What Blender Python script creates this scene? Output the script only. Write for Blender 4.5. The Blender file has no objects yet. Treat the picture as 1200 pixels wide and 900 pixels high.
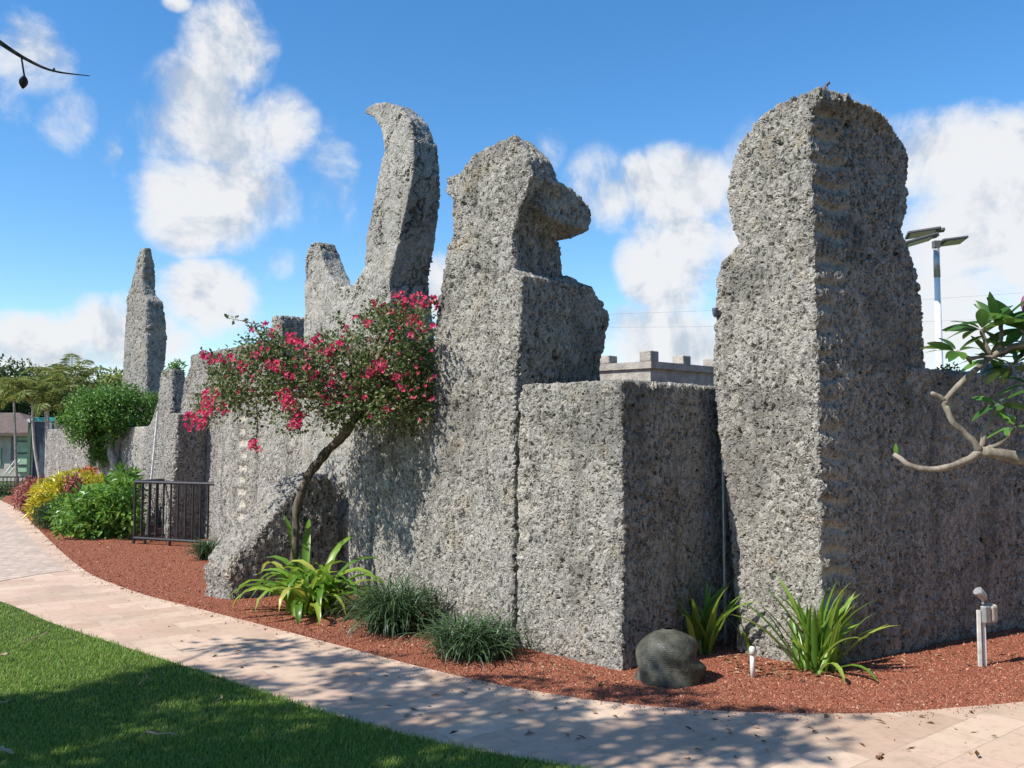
import bpy, bmesh, math, random
import numpy as np
from mathutils import Vector, Matrix, Quaternion
R_ = math.radians
random.seed(7); rng = np.random.default_rng(7)
S = bpy.context.scene
COL = S.collection

# ------------------------------------------------------------------ camera
EYE = 1.65; FPX = 1039.0; TH = R_(3.4)
cd = bpy.data.cameras.new('camera'); cam = bpy.data.objects.new('camera', cd); COL.objects.link(cam)
cam.location = (0, 0, EYE); cam.rotation_euler = (R_(90) + TH, 0, 0)
cd.sensor_width = 36; cd.sensor_fit = 'HORIZONTAL'; cd.lens = 36 * FPX / 1200
cd.clip_start = 0.05; cd.clip_end = 3000
S.camera = cam
O = np.array([0, 0, EYE]); FW = np.array([0, math.cos(TH), math.sin(TH)]); UP = np.array([0, -math.sin(TH), math.cos(TH)])

def ray(px, py):
    d = FW + np.array([1, 0, 0]) * (px - 600) / FPX + UP * (450 - py) / FPX
    return d
def at_y(px, py, Y):
    d = ray(px, py); return O + d * (Y / d[1])
def gnd(px, py, z=0.0):
    d = ray(px, py); return O + d * ((z - EYE) / d[2])
def on_plane(px, py, P0, u):
    d = ray(px, py); n = np.array([u[1], -u[0], 0])
    P = np.array([P0[0], P0[1], 0.0])
    k = ((P - O) @ n) / (d @ n); h = O + k * d
    return (h[:2] - P[:2]) @ np.array(u[:2]), h[2]

# ------------------------------------------------------------------ light
SUN_EL = 48; SUN_AZ = 241          # azimuth clockwise from +Y
sd = np.array([math.sin(R_(SUN_AZ)) * math.cos(R_(SUN_EL)), math.cos(R_(SUN_AZ)) * math.cos(R_(SUN_EL)), math.sin(R_(SUN_EL))])
ld = bpy.data.lights.new('sun', 'SUN'); ld.energy = 5.0; ld.angle = R_(0.5); ld.color = (1.0, 0.95, 0.87)
sun = bpy.data.objects.new('sun', ld); COL.objects.link(sun)
sun.rotation_euler = Vector(sd).to_track_quat('Z', 'Y').to_euler()
S.view_settings.view_transform = 'Standard'; S.view_settings.look = 'None'
S.view_settings.exposure = 0.48; S.view_settings.gamma = 1; S.view_settings.use_curve_mapping = False

W = bpy.data.worlds.new('World'); S.world = W; W.use_nodes = True
def build_world():
    nt = W.node_tree; nt.nodes.clear(); N = nt.nodes; Lk = nt.links.new
    def nd(t, **k):
        n = N.new(t)
        for a, b in k.items(): setattr(n, a, b)
        return n
    def m(op, a, b=None, c=None):
        n = nd('ShaderNodeMath', operation=op)
        for i, v in enumerate((a, b, c)):
            if v is None: continue
            if isinstance(v, (int, float)): n.inputs[i].default_value = v
            else: Lk(v, n.inputs[i])
        return n.outputs[0]
    def ss(v, a, b, lo=0, hi=1):
        n = nd('ShaderNodeMapRange', interpolation_type='SMOOTHSTEP')
        Lk(v, n.inputs[0]); n.inputs[1].default_value = a; n.inputs[2].default_value = b
        n.inputs[3].default_value = lo; n.inputs[4].default_value = hi
        return n.outputs[0]
    sky = nd('ShaderNodeTexSky', sky_type='NISHITA'); sky.sun_disc = False
    sky.sun_elevation = R_(SUN_EL); sky.sun_rotation = R_(SUN_AZ)
    sky.air_density = 1.0; sky.dust_density = 0.2; sky.ozone_density = 2.6
    bg = nd('ShaderNodeBackground'); bg.inputs[1].default_value = 0.143
    hs = nd('ShaderNodeHueSaturation'); hs.inputs['Saturation'].default_value = 1.30
    Lk(sky.outputs[0], hs.inputs['Color']); Lk(hs.outputs[0], bg.inputs[0])
    tc = nd('ShaderNodeTexCoord'); v = tc.outputs['Generated']
    sx = nd('ShaderNodeSeparateXYZ'); Lk(v, sx.inputs[0])
    az = m('ARCTAN2', sx.outputs[0], sx.outputs[1]); el = m('ARCSINE', sx.outputs[2])
    blobs = [(30,70,75,55,.95),(75,135,50,50,.6),(15,115,45,40,.6),(130,180,20,30,.6),(208,2,22,12,.6),
             (270,60,62,62,1),(240,110,70,50,.9),(250,160,95,60,1.05),(262,225,110,70,1.05),(325,150,55,50,.9),(225,265,65,40,.8),
             (385,215,45,70,.55),(330,310,35,32,.6),(245,350,75,48,1),(150,392,90,52,1),(45,405,110,42,.85),(30,440,140,50,.8),
             (790,225,85,55,1.05),(790,295,70,85,1),(725,235,45,40,.75),(700,215,45,45,.45),(645,175,22,28,.3),
             (1110,190,120,68,1.1),(1200,200,120,80,1.1),(1140,290,150,120,1.1),(1080,390,140,80,.9),(950,290,150,170,1),
             (790,410,130,60,.8),(1000,430,300,70,.8),(515,340,28,45,.6),(560,430,80,40,.6),
             (1420,150,160,90,.9),(-300,160,140,80,.9)]
    acc = None
    for px, py, rx, ry, w in blobs:
        d = ray(px, py); d = d / np.linalg.norm(d)
        a0 = math.atan2(d[0], d[1]); e0 = math.asin(d[2])
        cf = 1 / (1 + ((px - 600) / FPX) ** 2)
        ra = 1.04 * rx / FPX * max(cf, .5); re = 1.04 * ry / FPX * max(math.sqrt(cf), .6)
        da = m('MULTIPLY', m('SUBTRACT', az, a0), 1 / ra); de = m('MULTIPLY', m('SUBTRACT', el, e0), 1 / re)
        q = m('MULTIPLY_ADD', da, da, m('MULTIPLY', de, de))
        g = m('MULTIPLY', m('MAXIMUM', m('SUBTRACT', 1.25, q), 0.0), w * .8)
        acc = g if acc is None else m('MAXIMUM', acc, g)
    def noise(vec, sc, det=10, ro=.61, dist=.3):
        n = nd('ShaderNodeTexNoise'); n.inputs['Scale'].default_value = sc; n.inputs['Detail'].default_value = det
        n.inputs['Roughness'].default_value = ro; n.inputs['Distortion'].default_value = dist
        Lk(vec, n.inputs['Vector']); return n.outputs[0]
    n1 = noise(v, 9.0)
    off = nd('ShaderNodeVectorMath', operation='ADD'); Lk(v, off.inputs[0]); off.inputs[1].default_value = (-.022, 0, .03)
    n2 = noise(off.outputs[0], 9.0)
    n3 = noise(v, 3.2, 4)
    dens = m('ADD', acc, m('MULTIPLY', m('SUBTRACT', n1, .5), 2.4))
    al = m('MULTIPLY', ss(dens, .12, .86), ss(acc, .02, .34))
    sh = m('ADD', m('MULTIPLY', m('SUBTRACT', n1, n2), 3.0), m('MULTIPLY', m('SUBTRACT', n3, .5), 1.1))
    sh = ss(sh, -.45, .12)
    mix = nd('ShaderNodeMix', data_type='RGBA'); Lk(sh, mix.inputs[0])
    mix.inputs[6].default_value = (.56, .63, .73, 1); mix.inputs[7].default_value = (.90, .91, .93, 1)
    bc = nd('ShaderNodeBackground'); Lk(mix.outputs[2], bc.inputs[0]); bc.inputs[1].default_value = .70
    ms = nd('ShaderNodeMixShader'); Lk(m('MULTIPLY', al, .97), ms.inputs[0]); Lk(bg.outputs[0], ms.inputs[1]); Lk(bc.outputs[0], ms.inputs[2])
    out = nd('ShaderNodeOutputWorld'); Lk(ms.outputs[0], out.inputs[0])
build_world()

# ------------------------------------------------------------------ material helpers
class NT:
    def __init__(s, name):
        s.mat = bpy.data.materials.new(name); s.mat.use_nodes = True
        s.nt = s.mat.node_tree; s.N = s.nt.nodes; s.L = s.nt.links.new
        s.b = s.N['Principled BSDF']; s.out = s.N['Material Output']
    def nd(s, t, **k):
        n = s.N.new(t)
        for a, b in k.items(): setattr(n, a, b)
        return n
    def m(s, op, a, b=None, c=None):
        n = s.nd('ShaderNodeMath', operation=op)
        for i, v in enumerate((a, b, c)):
            if v is None: continue
            if isinstance(v, (int, float)): n.inputs[i].default_value = v
            else: s.L(v, n.inputs[i])
        return n.outputs[0]
    def noise(s, vec, sc, det=4, ro=.55, dist=0):
        n = s.nd('ShaderNodeTexNoise'); n.inputs['Scale'].default_value = sc; n.inputs['Detail'].default_value = det
        n.inputs['Roughness'].default_value = ro; n.inputs['Distortion'].default_value = dist
        if vec is not None: s.L(vec, n.inputs['Vector'])
        return n.outputs[0]
    def vor(s, vec, sc, feature='F1', smooth=None):
        n = s.nd('ShaderNodeTexVoronoi', feature=feature); n.inputs['Scale'].default_value = sc
        if smooth is not None and 'Smoothness' in n.inputs: n.inputs['Smoothness'].default_value = smooth
        s.L(vec, n.inputs['Vector']); return n.outputs[0]
    def ss(s, v, a, b, lo=0, hi=1, kind='SMOOTHSTEP'):
        n = s.nd('ShaderNodeMapRange', interpolation_type=kind); s.L(v, n.inputs[0])
        n.inputs[1].default_value = a; n.inputs[2].default_value = b; n.inputs[3].default_value = lo; n.inputs[4].default_value = hi
        return n.outputs[0]
    def mix(s, f, a, b):
        n = s.nd('ShaderNodeMix', data_type='RGBA')
        if isinstance(f, (int, float)): n.inputs[0].default_value = f
        else: s.L(f, n.inputs[0])
        for i, v in ((6, a), (7, b)):
            if isinstance(v, tuple): n.inputs[i].default_value = (*v, 1)
            else: s.L(v, n.inputs[i])
        return n.outputs[2]
    def ramp(s, f, stops):
        n = s.nd('ShaderNodeValToRGB'); cr = n.color_ramp
        while len(cr.elements) < len(stops): cr.elements.new(.5)
        for e, (p, c) in zip(cr.elements, stops): e.position = p; e.color = (*c, 1)
        s.L(f, n.inputs[0]); return n.outputs[0]
    def obj(s): return s.nd('ShaderNodeTexCoord').outputs['Object']
    def island(s): return s.nd('ShaderNodeNewGeometry').outputs['Random Per Island']
    def bump(s, h, strength=.5, dist=.01):
        n = s.nd('ShaderNodeBump'); n.inputs['Strength'].default_value = strength; n.inputs['Distance'].default_value = dist
        s.L(h, n.inputs['Height']); s.L(n.outputs[0], s.b.inputs['Normal'])
    def base(s, c):
        if isinstance(c, tuple): s.b.inputs['Base Color'].default_value = (*c, 1)
        else: s.L(c, s.b.inputs['Base Color'])
    def rough(s, r, spec=.3):
        s.b.inputs['Roughness'].default_value = r; s.b.inputs['Specular IOR Level'].default_value = spec

def stone_mat(name, amp=1.0, dark=(.07, .067, .06), mid=(.335, .318, .285), pale=(.58, .55, .485), smooth=False, fs=1.0):
    t = NT(name); v = t.obj()
    if fs != 1:
        sm_ = t.nd('ShaderNodeVectorMath', operation='SCALE'); t.L(v, sm_.inputs[0]); sm_.inputs['Scale'].default_value = fs; v = sm_.outputs[0]
    mp = t.nd('ShaderNodeMapping'); mp.inputs['Scale'].default_value = (1, 1, .72); t.L(v, mp.inputs[0])
    wn = t.nd('ShaderNodeTexNoise'); wn.inputs['Scale'].default_value = 9; wn.inputs['Detail'].default_value = 3; t.L(v, wn.inputs[0])
    wv = t.nd('ShaderNodeVectorMath', operation='MULTIPLY_ADD'); t.L(wn.outputs['Color'], wv.inputs[0]); wv.inputs[1].default_value = (.11, .11, .11)
    t.L(mp.outputs[0], wv.inputs[2]); w = wv.outputs[0]
    lump = t.noise(w, 4.5, 3)
    n2 = t.noise(w, 19, 5, .62)
    p1 = t.ss(t.vor(w, 19, 'SMOOTH_F1', .25), .05, .5)
    p2 = t.ss(t.vor(w, 37, 'F1'), .08, .42)
    fine = t.noise(w, 75, 4, .65)
    var = t.ss(t.noise(v, 1.6, 3), .35, .65)           # where the surface is more or less pitted
    h = t.m('MULTIPLY', t.m('SUBTRACT', lump, .5), .045)
    h = t.m('ADD', h, t.m('MULTIPLY', t.m('SUBTRACT', n2, .5), .038 if not smooth else .03))
    k1 = t.m('MULTIPLY_ADD', var, .026, .014)
    if not smooth:
        h = t.m('ADD', h, t.m('MULTIPLY', t.m('SUBTRACT', p1, .75), t.m('MULTIPLY', k1, .92)))
        h = t.m('ADD', h, t.m('MULTIPLY', t.m('SUBTRACT', p2, .75), .023))
    h = t.m('ADD', h, t.m('MULTIPLY', t.m('SUBTRACT', fine, .5), .020 if not smooth else .012))
    if smooth:
        dm = t.nd('ShaderNodeVectorMath', operation='MULTIPLY_ADD'); t.L(wn.outputs['Color'], dm.inputs[0]); dm.inputs[1].default_value = (.5, .5, .5); t.L(v, dm.inputs[2])
        ed = t.ss(t.vor(dm.outputs[0], 3.2, 'DISTANCE_TO_EDGE'), 0, .07, 1, 0)
        msk = t.ss(t.noise(v, 2.2, 2), .45, .6)
        h = t.m('SUBTRACT', h, t.m('MULTIPLY', t.m('MULTIPLY', ed, msk), .035))
        h = t.m('ADD', h, t.m('MULTIPLY', t.m('SUBTRACT', p2, .75), .008))
    if not smooth:
        hole = t.m('SUBTRACT', 1, t.ss(t.vor(w, 6.5, 'F1'), .06, .27))
        h = t.m('SUBTRACT', h, t.m('MULTIPLY', t.m('MULTIPLY', hole, t.ss(t.noise(v, 3.1, 2), .50, .62)), .05))
    at = t.nd('ShaderNodeAttribute'); at.attribute_name = 'clean'
    cl = at.outputs['Fac']
    h = t.m('MULTIPLY', h, t.m('SUBTRACT', amp, t.m('MULTIPLY', cl, amp * .5)))
    dn = t.nd('ShaderNodeDisplacement'); t.L(h, dn.inputs['Height']); dn.inputs['Midlevel'].default_value = 0; dn.inputs['Scale'].default_value = 1
    t.L(dn.outputs[0], t.out.inputs['Displacement'])
    t.mat.displacement_method = 'BOTH'
    # weathering: lichen and mildew blotches, clean cream coral, rust specks
    c1 = t.ss(t.noise(v, 2.3, 6, .65), .38, .62)
    c2 = t.ss(t.noise(w, 24, 6, .72), .42, .58)
    c3 = t.ss(t.noise(v, 60, 3, .6), .35, .7)
    col = t.mix(c2, dark, mid)
    col = t.mix(t.m('MULTIPLY', c3, .55), col, pale)
    col = t.mix(t.m('MULTIPLY', c1, .45), col, tuple(.5 * (a + b) for a, b in zip(mid, pale)))
    och = t.m('MULTIPLY', t.ss(t.noise(v, 3.5, 6, .7), .55, .70), .5)
    col = t.mix(och, col, (.40, .325, .215))
    big = t.m('MULTIPLY', t.ss(t.noise(v, 1.1, 6, .62), .50, .62), .55); col = t.mix(big, col, tuple(x * 1.6 for x in dark))
    streak = t.nd('ShaderNodeMapping'); streak.inputs['Scale'].default_value = (4, 4, .7); t.L(v, streak.inputs[0])
    st = t.m('MULTIPLY', t.ss(t.noise(streak.outputs[0], 1.3, 6, .62), .50, .70), .42)
    col = t.mix(st, col, dark)
    col = t.mix(t.m('MULTIPLY', cl, .85), col, (.46, .42, .35))
    t.base(col); t.rough(.92, .12)
    return t.mat

def leaf_mat(name, stops, trans=.28, rough=.45, spec=.35):
    t = NT(name)
    c = t.ramp(t.island(), stops)
    t.base(c); t.rough(rough, spec)
    tr = t.nd('ShaderNodeBsdfTranslucent'); hs = t.nd('ShaderNodeHueSaturation'); hs.inputs['Value'].default_value = 1.5; hs.inputs['Hue'].default_value = .485
    t.L(c, hs.inputs['Color']); t.L(hs.outputs[0], tr.inputs[0])
    mx = t.nd('ShaderNodeMixShader'); mx.inputs[0].default_value = trans
    t.L(t.b.outputs[0], mx.inputs[1]); t.L(tr.outputs[0], mx.inputs[2]); t.L(mx.outputs[0], t.out.inputs['Surface'])
    return t.mat

def paint_mat(name, c, rough=.5, metal=0, var=.25, sc=12, spec=.4):
    t = NT(name); v = t.obj(); n = t.noise(v, sc, 5, .6)
    t.base(t.mix(t.ss(n, .3, .7), tuple(x * (1 - var) for x in c), tuple(min(1, x * (1 + var)) for x in c)))
    t.rough(rough, spec); t.b.inputs['Metallic'].default_value = metal
    t.bump(t.noise(v, sc * 6, 3), .15, .003)
    return t.mat

def bark_mat(name, c1, c2, sc=30):
    t = NT(name); v = t.obj()
    mp = t.nd('ShaderNodeMapping'); mp.inputs['Scale'].default_value = (1, 1, .3); t.L(v, mp.inputs[0])
    n = t.noise(mp.outputs[0], sc, 6, .65); t.base(t.mix(t.ss(n, .35, .65), c1, c2)); t.rough(.9, .1); t.bump(n, .7, .01)
    return t.mat

M = {}
M['coral'] = stone_mat('coral_rock')
M['coral_smooth'] = stone_mat('weathered_coral', 1.0, (.13, .127, .118), (.34, .325, .295), (.52, .495, .435), True, .8)
M['coral_big'] = stone_mat('obelisk_stone', 1.7, (.11, .108, .10), (.25, .24, .215), (.40, .38, .33), False, .33)
M['coral_far'] = stone_mat('far_coral', 1.25, (.11, .105, .10), (.33, .31, .285), (.54, .50, .44))

# ------------------------------------------------------------------ mesh helpers
def tag(o, label=None, cat=None, group=None, kind=None):
    if label: o['label'] = label
    if cat: o['category'] = cat
    if group: o['group'] = group
    if kind: o['kind'] = kind
    return o
def empty(name, loc, label=None, cat=None, group=None):
    o = bpy.data.objects.new(name, None); COL.objects.link(o); o.location = tuple(float(x) for x in loc); o.empty_display_size = .1
    return tag(o, label, cat, group)
def wloc(o):
    l = np.zeros(3)
    while o is not None: l += np.array(o.location); o = o.parent
    return l
def np_mesh(name, V, faces, mat, parent=None, origin=None, smooth=False):
    """faces: list of int arrays (n,k)"""
    V = np.asarray(V, float).reshape(-1, 3)
    if parent is not None: org = wloc(parent)
    else: org = np.array(origin if origin is not None else [V[:, 0].mean(), V[:, 1].mean(), V[:, 2].min()])
    me = bpy.data.meshes.new(name)
    V = V - org
    fl = [np.asarray(f, np.int32) for f in faces if len(f)]
    loops = np.concatenate([f.ravel() for f in fl]); tot = np.concatenate([np.full(len(f), f.shape[1], np.int32) for f in fl])
    start = np.concatenate([[0], np.cumsum(tot)[:-1]]).astype(np.int32)
    me.vertices.add(len(V)); me.vertices.foreach_set('co', V.astype(np.float32).ravel())
    me.loops.add(len(loops)); me.loops.foreach_set('vertex_index', loops)
    me.polygons.add(len(tot)); me.polygons.foreach_set('loop_start', start)
    me.polygons.foreach_set('use_smooth', np.full(len(tot), bool(smooth)))
    me.update(calc_edges=True); me.validate()
    me.materials.append(mat)
    o = bpy.data.objects.new(name, me); COL.objects.link(o)
    if parent is not None: o.parent = parent
    else: o.location = tuple(float(x) for x in org)
    return o

class MB:
    """collects world-space shapes into one mesh"""
    def __init__(s): s.v = []; s.f3 = []; s.f4 = []; s.n = 0; s.ng = []
    def add(s, v, faces):
        v = np.asarray(v, float).reshape(-1, 3)
        for f in faces:
            g = [int(i) + s.n for i in f]
            (s.f3 if len(g) == 3 else s.f4 if len(g) == 4 else s.ng).append(g)
        s.v.append(v); s.n += len(v)
    def box(s, c, size, ax=None):
        ax = np.eye(3) if ax is None else np.asarray(ax, float)
        h = np.array(size) / 2; vs = []
        for sx in (-1, 1):
            for sy in (-1, 1):
                for sz in (-1, 1): vs.append(np.array(c) + sx * h[0] * ax[0] + sy * h[1] * ax[1] + sz * h[2] * ax[2])
        s.add(vs, [(0, 1, 3, 2), (4, 6, 7, 5), (0, 4, 5, 1), (2, 3, 7, 6), (0, 2, 6, 4), (1, 5, 7, 3)])
    def tube(s, pts, rad, seg=8, cap=True):
        pts = np.asarray(pts, float); n = len(pts); rad = np.broadcast_to(rad, (n,))
        T = np.gradient(pts, axis=0); T /= np.linalg.norm(T, axis=1)[:, None] + 1e-9
        a = np.array([0, 0, 1.0]) if abs(T[0][2]) < .9 else np.array([1.0, 0, 0])
        vs = []
        for i in range(n):
            x = np.cross(a, T[i]); x /= np.linalg.norm(x) + 1e-9; y = np.cross(T[i], x); a = np.cross(T[i], np.cross(a, T[i])) if False else a
            for k in range(seg):
                an = 2 * math.pi * k / seg; vs.append(pts[i] + rad[i] * (math.cos(an) * x + math.sin(an) * y))
        fs = []
        for i in range(n - 1):
            for k in range(seg):
                k2 = (k + 1) % seg; fs.append((i * seg + k, i * seg + k2, (i + 1) * seg + k2, (i + 1) * seg + k))
        if cap: fs.append(tuple(range(seg))[::-1]); fs.append(tuple((n - 1) * seg + k for k in range(seg)))
        s.add(vs, fs)
    def build(s, name, mat, parent=None, origin=None, smooth=False):
        groups = {}
        for f in s.f3 + s.f4 + s.ng: groups.setdefault(len(f), []).append(f)
        return np_mesh(name, np.concatenate(s.v), [np.array(g) for g in groups.values()], mat, parent, origin, smooth)

def spline(pts, n=24):
    pts = np.asarray(pts, float); k = len(pts); out = []
    P = np.vstack([2 * pts[0] - pts[1], pts, 2 * pts[-1] - pts[-2]])
    for t in np.linspace(0, k - 1 - 1e-6, n):
        i = int(t); u = t - i; p0, p1, p2, p3 = P[i:i + 4]
        out.append(.5 * ((2 * p1) + (-p0 + p2) * u + (2 * p0 - 5 * p1 + 4 * p2 - p3) * u * u + (-p0 + 3 * p1 - 3 * p2 + p3) * u ** 3))
    return np.array(out)
def unit(v):
    v = np.asarray(v, float); return v / (np.linalg.norm(v, axis=-1, keepdims=True) + 1e-9)

def in_poly(p, poly):
    x, y = p[:, 0], p[:, 1]; ins = np.zeros(len(p), bool); n = len(poly)
    for i in range(n):
        x0, y0 = poly[i]; x1, y1 = poly[(i + 1) % n]
        c = ((y0 > y) != (y1 > y)) & (x < (x1 - x0) * (y - y0) / (y1 - y0 + 1e-12) + x0); ins ^= c
    return ins
def sample_poly(poly, n):
    poly = np.array(poly, float); lo, hi = poly.min(0), poly.max(0); out = []; c = 0
    while c < n:
        p = rng.uniform(lo, hi, (n * 2, 2)); p = p[in_poly(p, poly)]; out.append(p); c += len(p)
    return np.concatenate(out)[:n]

def leaf_mesh(name, P, D, Nn, Ln, Wd, mat, parent=None, origin=None, fold=.18):
    """folded diamond leaves with four vertices and two faces each"""
    P = np.asarray(P, float); n = len(P); D = unit(D); B = unit(np.cross(D, Nn)); Nn = np.cross(B, D)
    Ln = np.broadcast_to(Ln, (n,))[:, None]; Wd = np.broadcast_to(Wd, (n,))[:, None]
    V = np.empty((n, 4, 3))
    V[:, 0] = P; V[:, 2] = P + D * Ln - Nn * Ln * .12
    V[:, 1] = P + D * Ln * .45 + B * Wd / 2 + Nn * Wd * fold; V[:, 3] = P + D * Ln * .45 - B * Wd / 2 + Nn * Wd * fold
    i = (np.arange(n) * 4)[:, None]
    F = np.concatenate([i + np.array([[0, 1, 2]]), i + np.array([[0, 2, 3]])])
    return np_mesh(name, V.reshape(-1, 3), [F], mat, parent, origin)
def rand_dirs(n, up=0.0):
    d = rng.normal(size=(n, 3)); d[:, 2] += up; return unit(d)
def clump_leaves(centers, per, r, Lr, Wr, outc=None, up=.3):
    """leaf arrays around clump centres"""
    C = np.repeat(np.asarray(centers, float), per, axis=0); n = len(C)
    off = rng.normal(size=(n, 3)); off = unit(off) * (rng.uniform(.15, 1, (n, 1)) ** .6) * r
    P = C + off; D = unit(off + rng.normal(size=(n, 3)) * r * .6)
    Nn = unit(rng.normal(size=(n, 3)) * .8 + np.array([0, 0, up * 3]) + off / (r + 1e-9) * .8)
    return P, D, Nn, rng.uniform(*Lr, n), rng.uniform(*Wr, n)

def strap_leaves(base, specs):
    """specs: dicts(az, el, L, w, droop, x0). Returns verts, quads: strips folded along the middle"""
    V = []; F = []; n0 = 0; seg = 7
    for sp in specs:
        p = np.array(base) + np.array(sp.get('off', (0, 0, 0))); az = sp['az']; e = sp['el']; st = sp['L'] / seg
        h = np.array([math.cos(az), math.sin(az), 0]); side0 = np.array([-math.sin(az), math.cos(az), 0])
        tw = sp.get('tw', 0)
        for i in range(seg + 1):
            f = i / seg; d = h * math.cos(e) + np.array([0, 0, 1]) * math.sin(e); nrm = -h * math.sin(e) + np.array([0, 0, 1]) * math.cos(e)
            side = side0 * math.cos(tw * f) + nrm * math.sin(tw * f)
            wd = sp['w'] * (.55 + .45 * min(1, f * 3)) * (1 - max(0, (f - .55) / .45) ** 2.2) + .0008
            V += [p + side * wd / 2 + nrm * wd * .22, p.copy(), p - side * wd / 2 + nrm * wd * .22]
            if i < seg:
                a = n0 + i * 3; F += [(a, a + 1, a + 4, a + 3), (a + 1, a + 2, a + 5, a + 4)]
            p = p + d * st; e -= sp['droop'] * (.4 + 1.6 * f) / seg
            if p[2] < .012: p[2] = .012; e = max(e, 0)
        n0 += (seg + 1) * 3
    return np.array(V), np.array(F)

# ------------------------------------------------------------------ stone builder
def remesh_stone(name, solids, voxel, mat, fn=None, label=None, cat='stone', group=None):
    bm = bmesh.new()
    for v, f in solids:
        vs = [bm.verts.new(tuple(map(float, p))) for p in v]
        for q in f:
            try: bm.faces.new([vs[i] for i in q])
            except ValueError: pass
    bmesh.ops.recalc_face_normals(bm, faces=bm.faces)
    bmesh.ops.triangulate(bm, faces=bm.faces)
    me = bpy.data.meshes.new('tmp'); bm.to_mesh(me); bm.free()
    ob = bpy.data.objects.new('tmp', me); COL.objects.link(ob)
    md = ob.modifiers.new('r', 'REMESH'); md.mode = 'VOXEL'; md.voxel_size = voxel; md.use_smooth_shade = True
    dg = bpy.context.evaluated_depsgraph_get(); dg.update()
    m2 = bpy.data.meshes.new_from_object(ob.evaluated_get(dg))
    bpy.data.objects.remove(ob); bpy.data.meshes.remove(me)
    n = len(m2.vertices); co = np.empty(n * 3, np.float32); m2.vertices.foreach_get('co', co); co = co.reshape(-1, 3).astype(float)
    if fn is not None:
        co, cl = fn(co); a = m2.attributes.new('clean', 'FLOAT', 'POINT'); a.data.foreach_set('value', cl.astype(np.float32))
    org = np.array([co[:, 0].mean(), co[:, 1].mean(), max(0, co[:, 2].min())])
    m2.vertices.foreach_set('co', (co - org).astype(np.float32).ravel()); m2.update()
    m2.polygons.foreach_set('use_smooth', np.ones(len(m2.polygons), bool))
    m2.name = name; m2.materials.clear(); m2.materials.append(mat)
    o = bpy.data.objects.new(name, m2); COL.objects.link(o); o.location = org
    tag(o, label, cat, group); return o

def loft(P0, uL, uR, Lp, Cp, Rp, zmin=-.12):
    P0 = np.array([P0[0], P0[1]]); uL = unit(uL); uR = unit(uR)
    def conv(pts, u, P=P0):
        a = np.array([on_plane(x, y, P, u) for x, y in pts]); o = np.argsort(a[:, 1]); return a[o, 1], a[o, 0]
    zl, tl = conv(Lp, uL); zc, tc = conv(Cp, uL)
    zr = []; sr = []
    for x, y in Rp:
        s, z = on_plane(x, y, P0, uR)
        for _ in range(2):
            c = np.interp(z, zc, tc); s, z = on_plane(x, y, P0 + c * uL, uR)
        zr.append(z); sr.append(s)
    o = np.argsort(zr); zr = np.array(zr)[o]; sr = np.array(sr)[o]
    top = zc.max() if abs(zc.max() - max(zl.max(), zr.max())) < .4 else max(zl.max(), zr.max())
    top = max(zc.max(), zl.max(), zr.max())
    Z = np.unique(np.round(np.concatenate([[zmin], zl, zc, zr]), 4)); Z = Z[(Z >= zmin) & (Z <= top)]
    V = []; F = []
    for z in Z:
        a = np.interp(z, zc, tc); b = max(np.interp(z, zl, tl), a + .02); s = max(np.interp(z, zr, sr), .02)
        c = P0 + a * uL; r = c + s * uR; l = P0 + b * uL; k = l + s * uR
        V += [(*c, z), (*r, z), (*k, z), (*l, z)]
    n = len(Z)
    for i in range(n - 1):
        for k in range(4):
            k2 = (k + 1) % 4; F.append((i * 4 + k, i * 4 + k2, (i + 1) * 4 + k2, (i + 1) * 4 + k))
    F.append((3, 2, 1, 0)); e = (n - 1) * 4; F.append((e, e + 1, e + 2, e + 3))
    return np.array(V), F
def prism(P0, u, pts, nvec, thick, zoff=0):
    u = unit(u); V = []; k = len(pts); nvec = unit(nvec)
    fr = []
    for x, y in pts:
        t, z = on_plane(x, y, P0, u); fr.append(np.array([P0[0] + t * u[0], P0[1] + t * u[1], z]))
    th = thick if callable(thick) else (lambda z: thick)
    bk = [p + np.array([nvec[0], nvec[1], 0]) * th(p[2]) for p in fr]
    V = fr + bk
    F = [tuple(range(k))[::-1], tuple(range(k, 2 * k))] + [(i, (i + 1) % k, k + (i + 1) % k, k + i) for i in range(k)]
    return np.array(V), F

UL = np.array([-.7, .714]); UR = np.array([.7, .714])
URR = np.array([.85, .527])
ST = {}
# ------------------------------------------------------------------ the ground
def sheet(name, pts_xy, z, mat, th=0.0):
    v = [(p[0], p[1], z) for p in pts_xy]; n = len(v)
    f = [tuple(range(n))]
    if th:
        v += [(p[0], p[1], z - th) for p in pts_xy]; f += [(i, i + n, (i + 1) % n + n, (i + 1) % n) for i in range(n)]
    mb = MB(); mb.add(v, f); o = mb.build(name, mat, origin=(0, 0, 0)); tag(o, kind='structure'); return o

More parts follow.
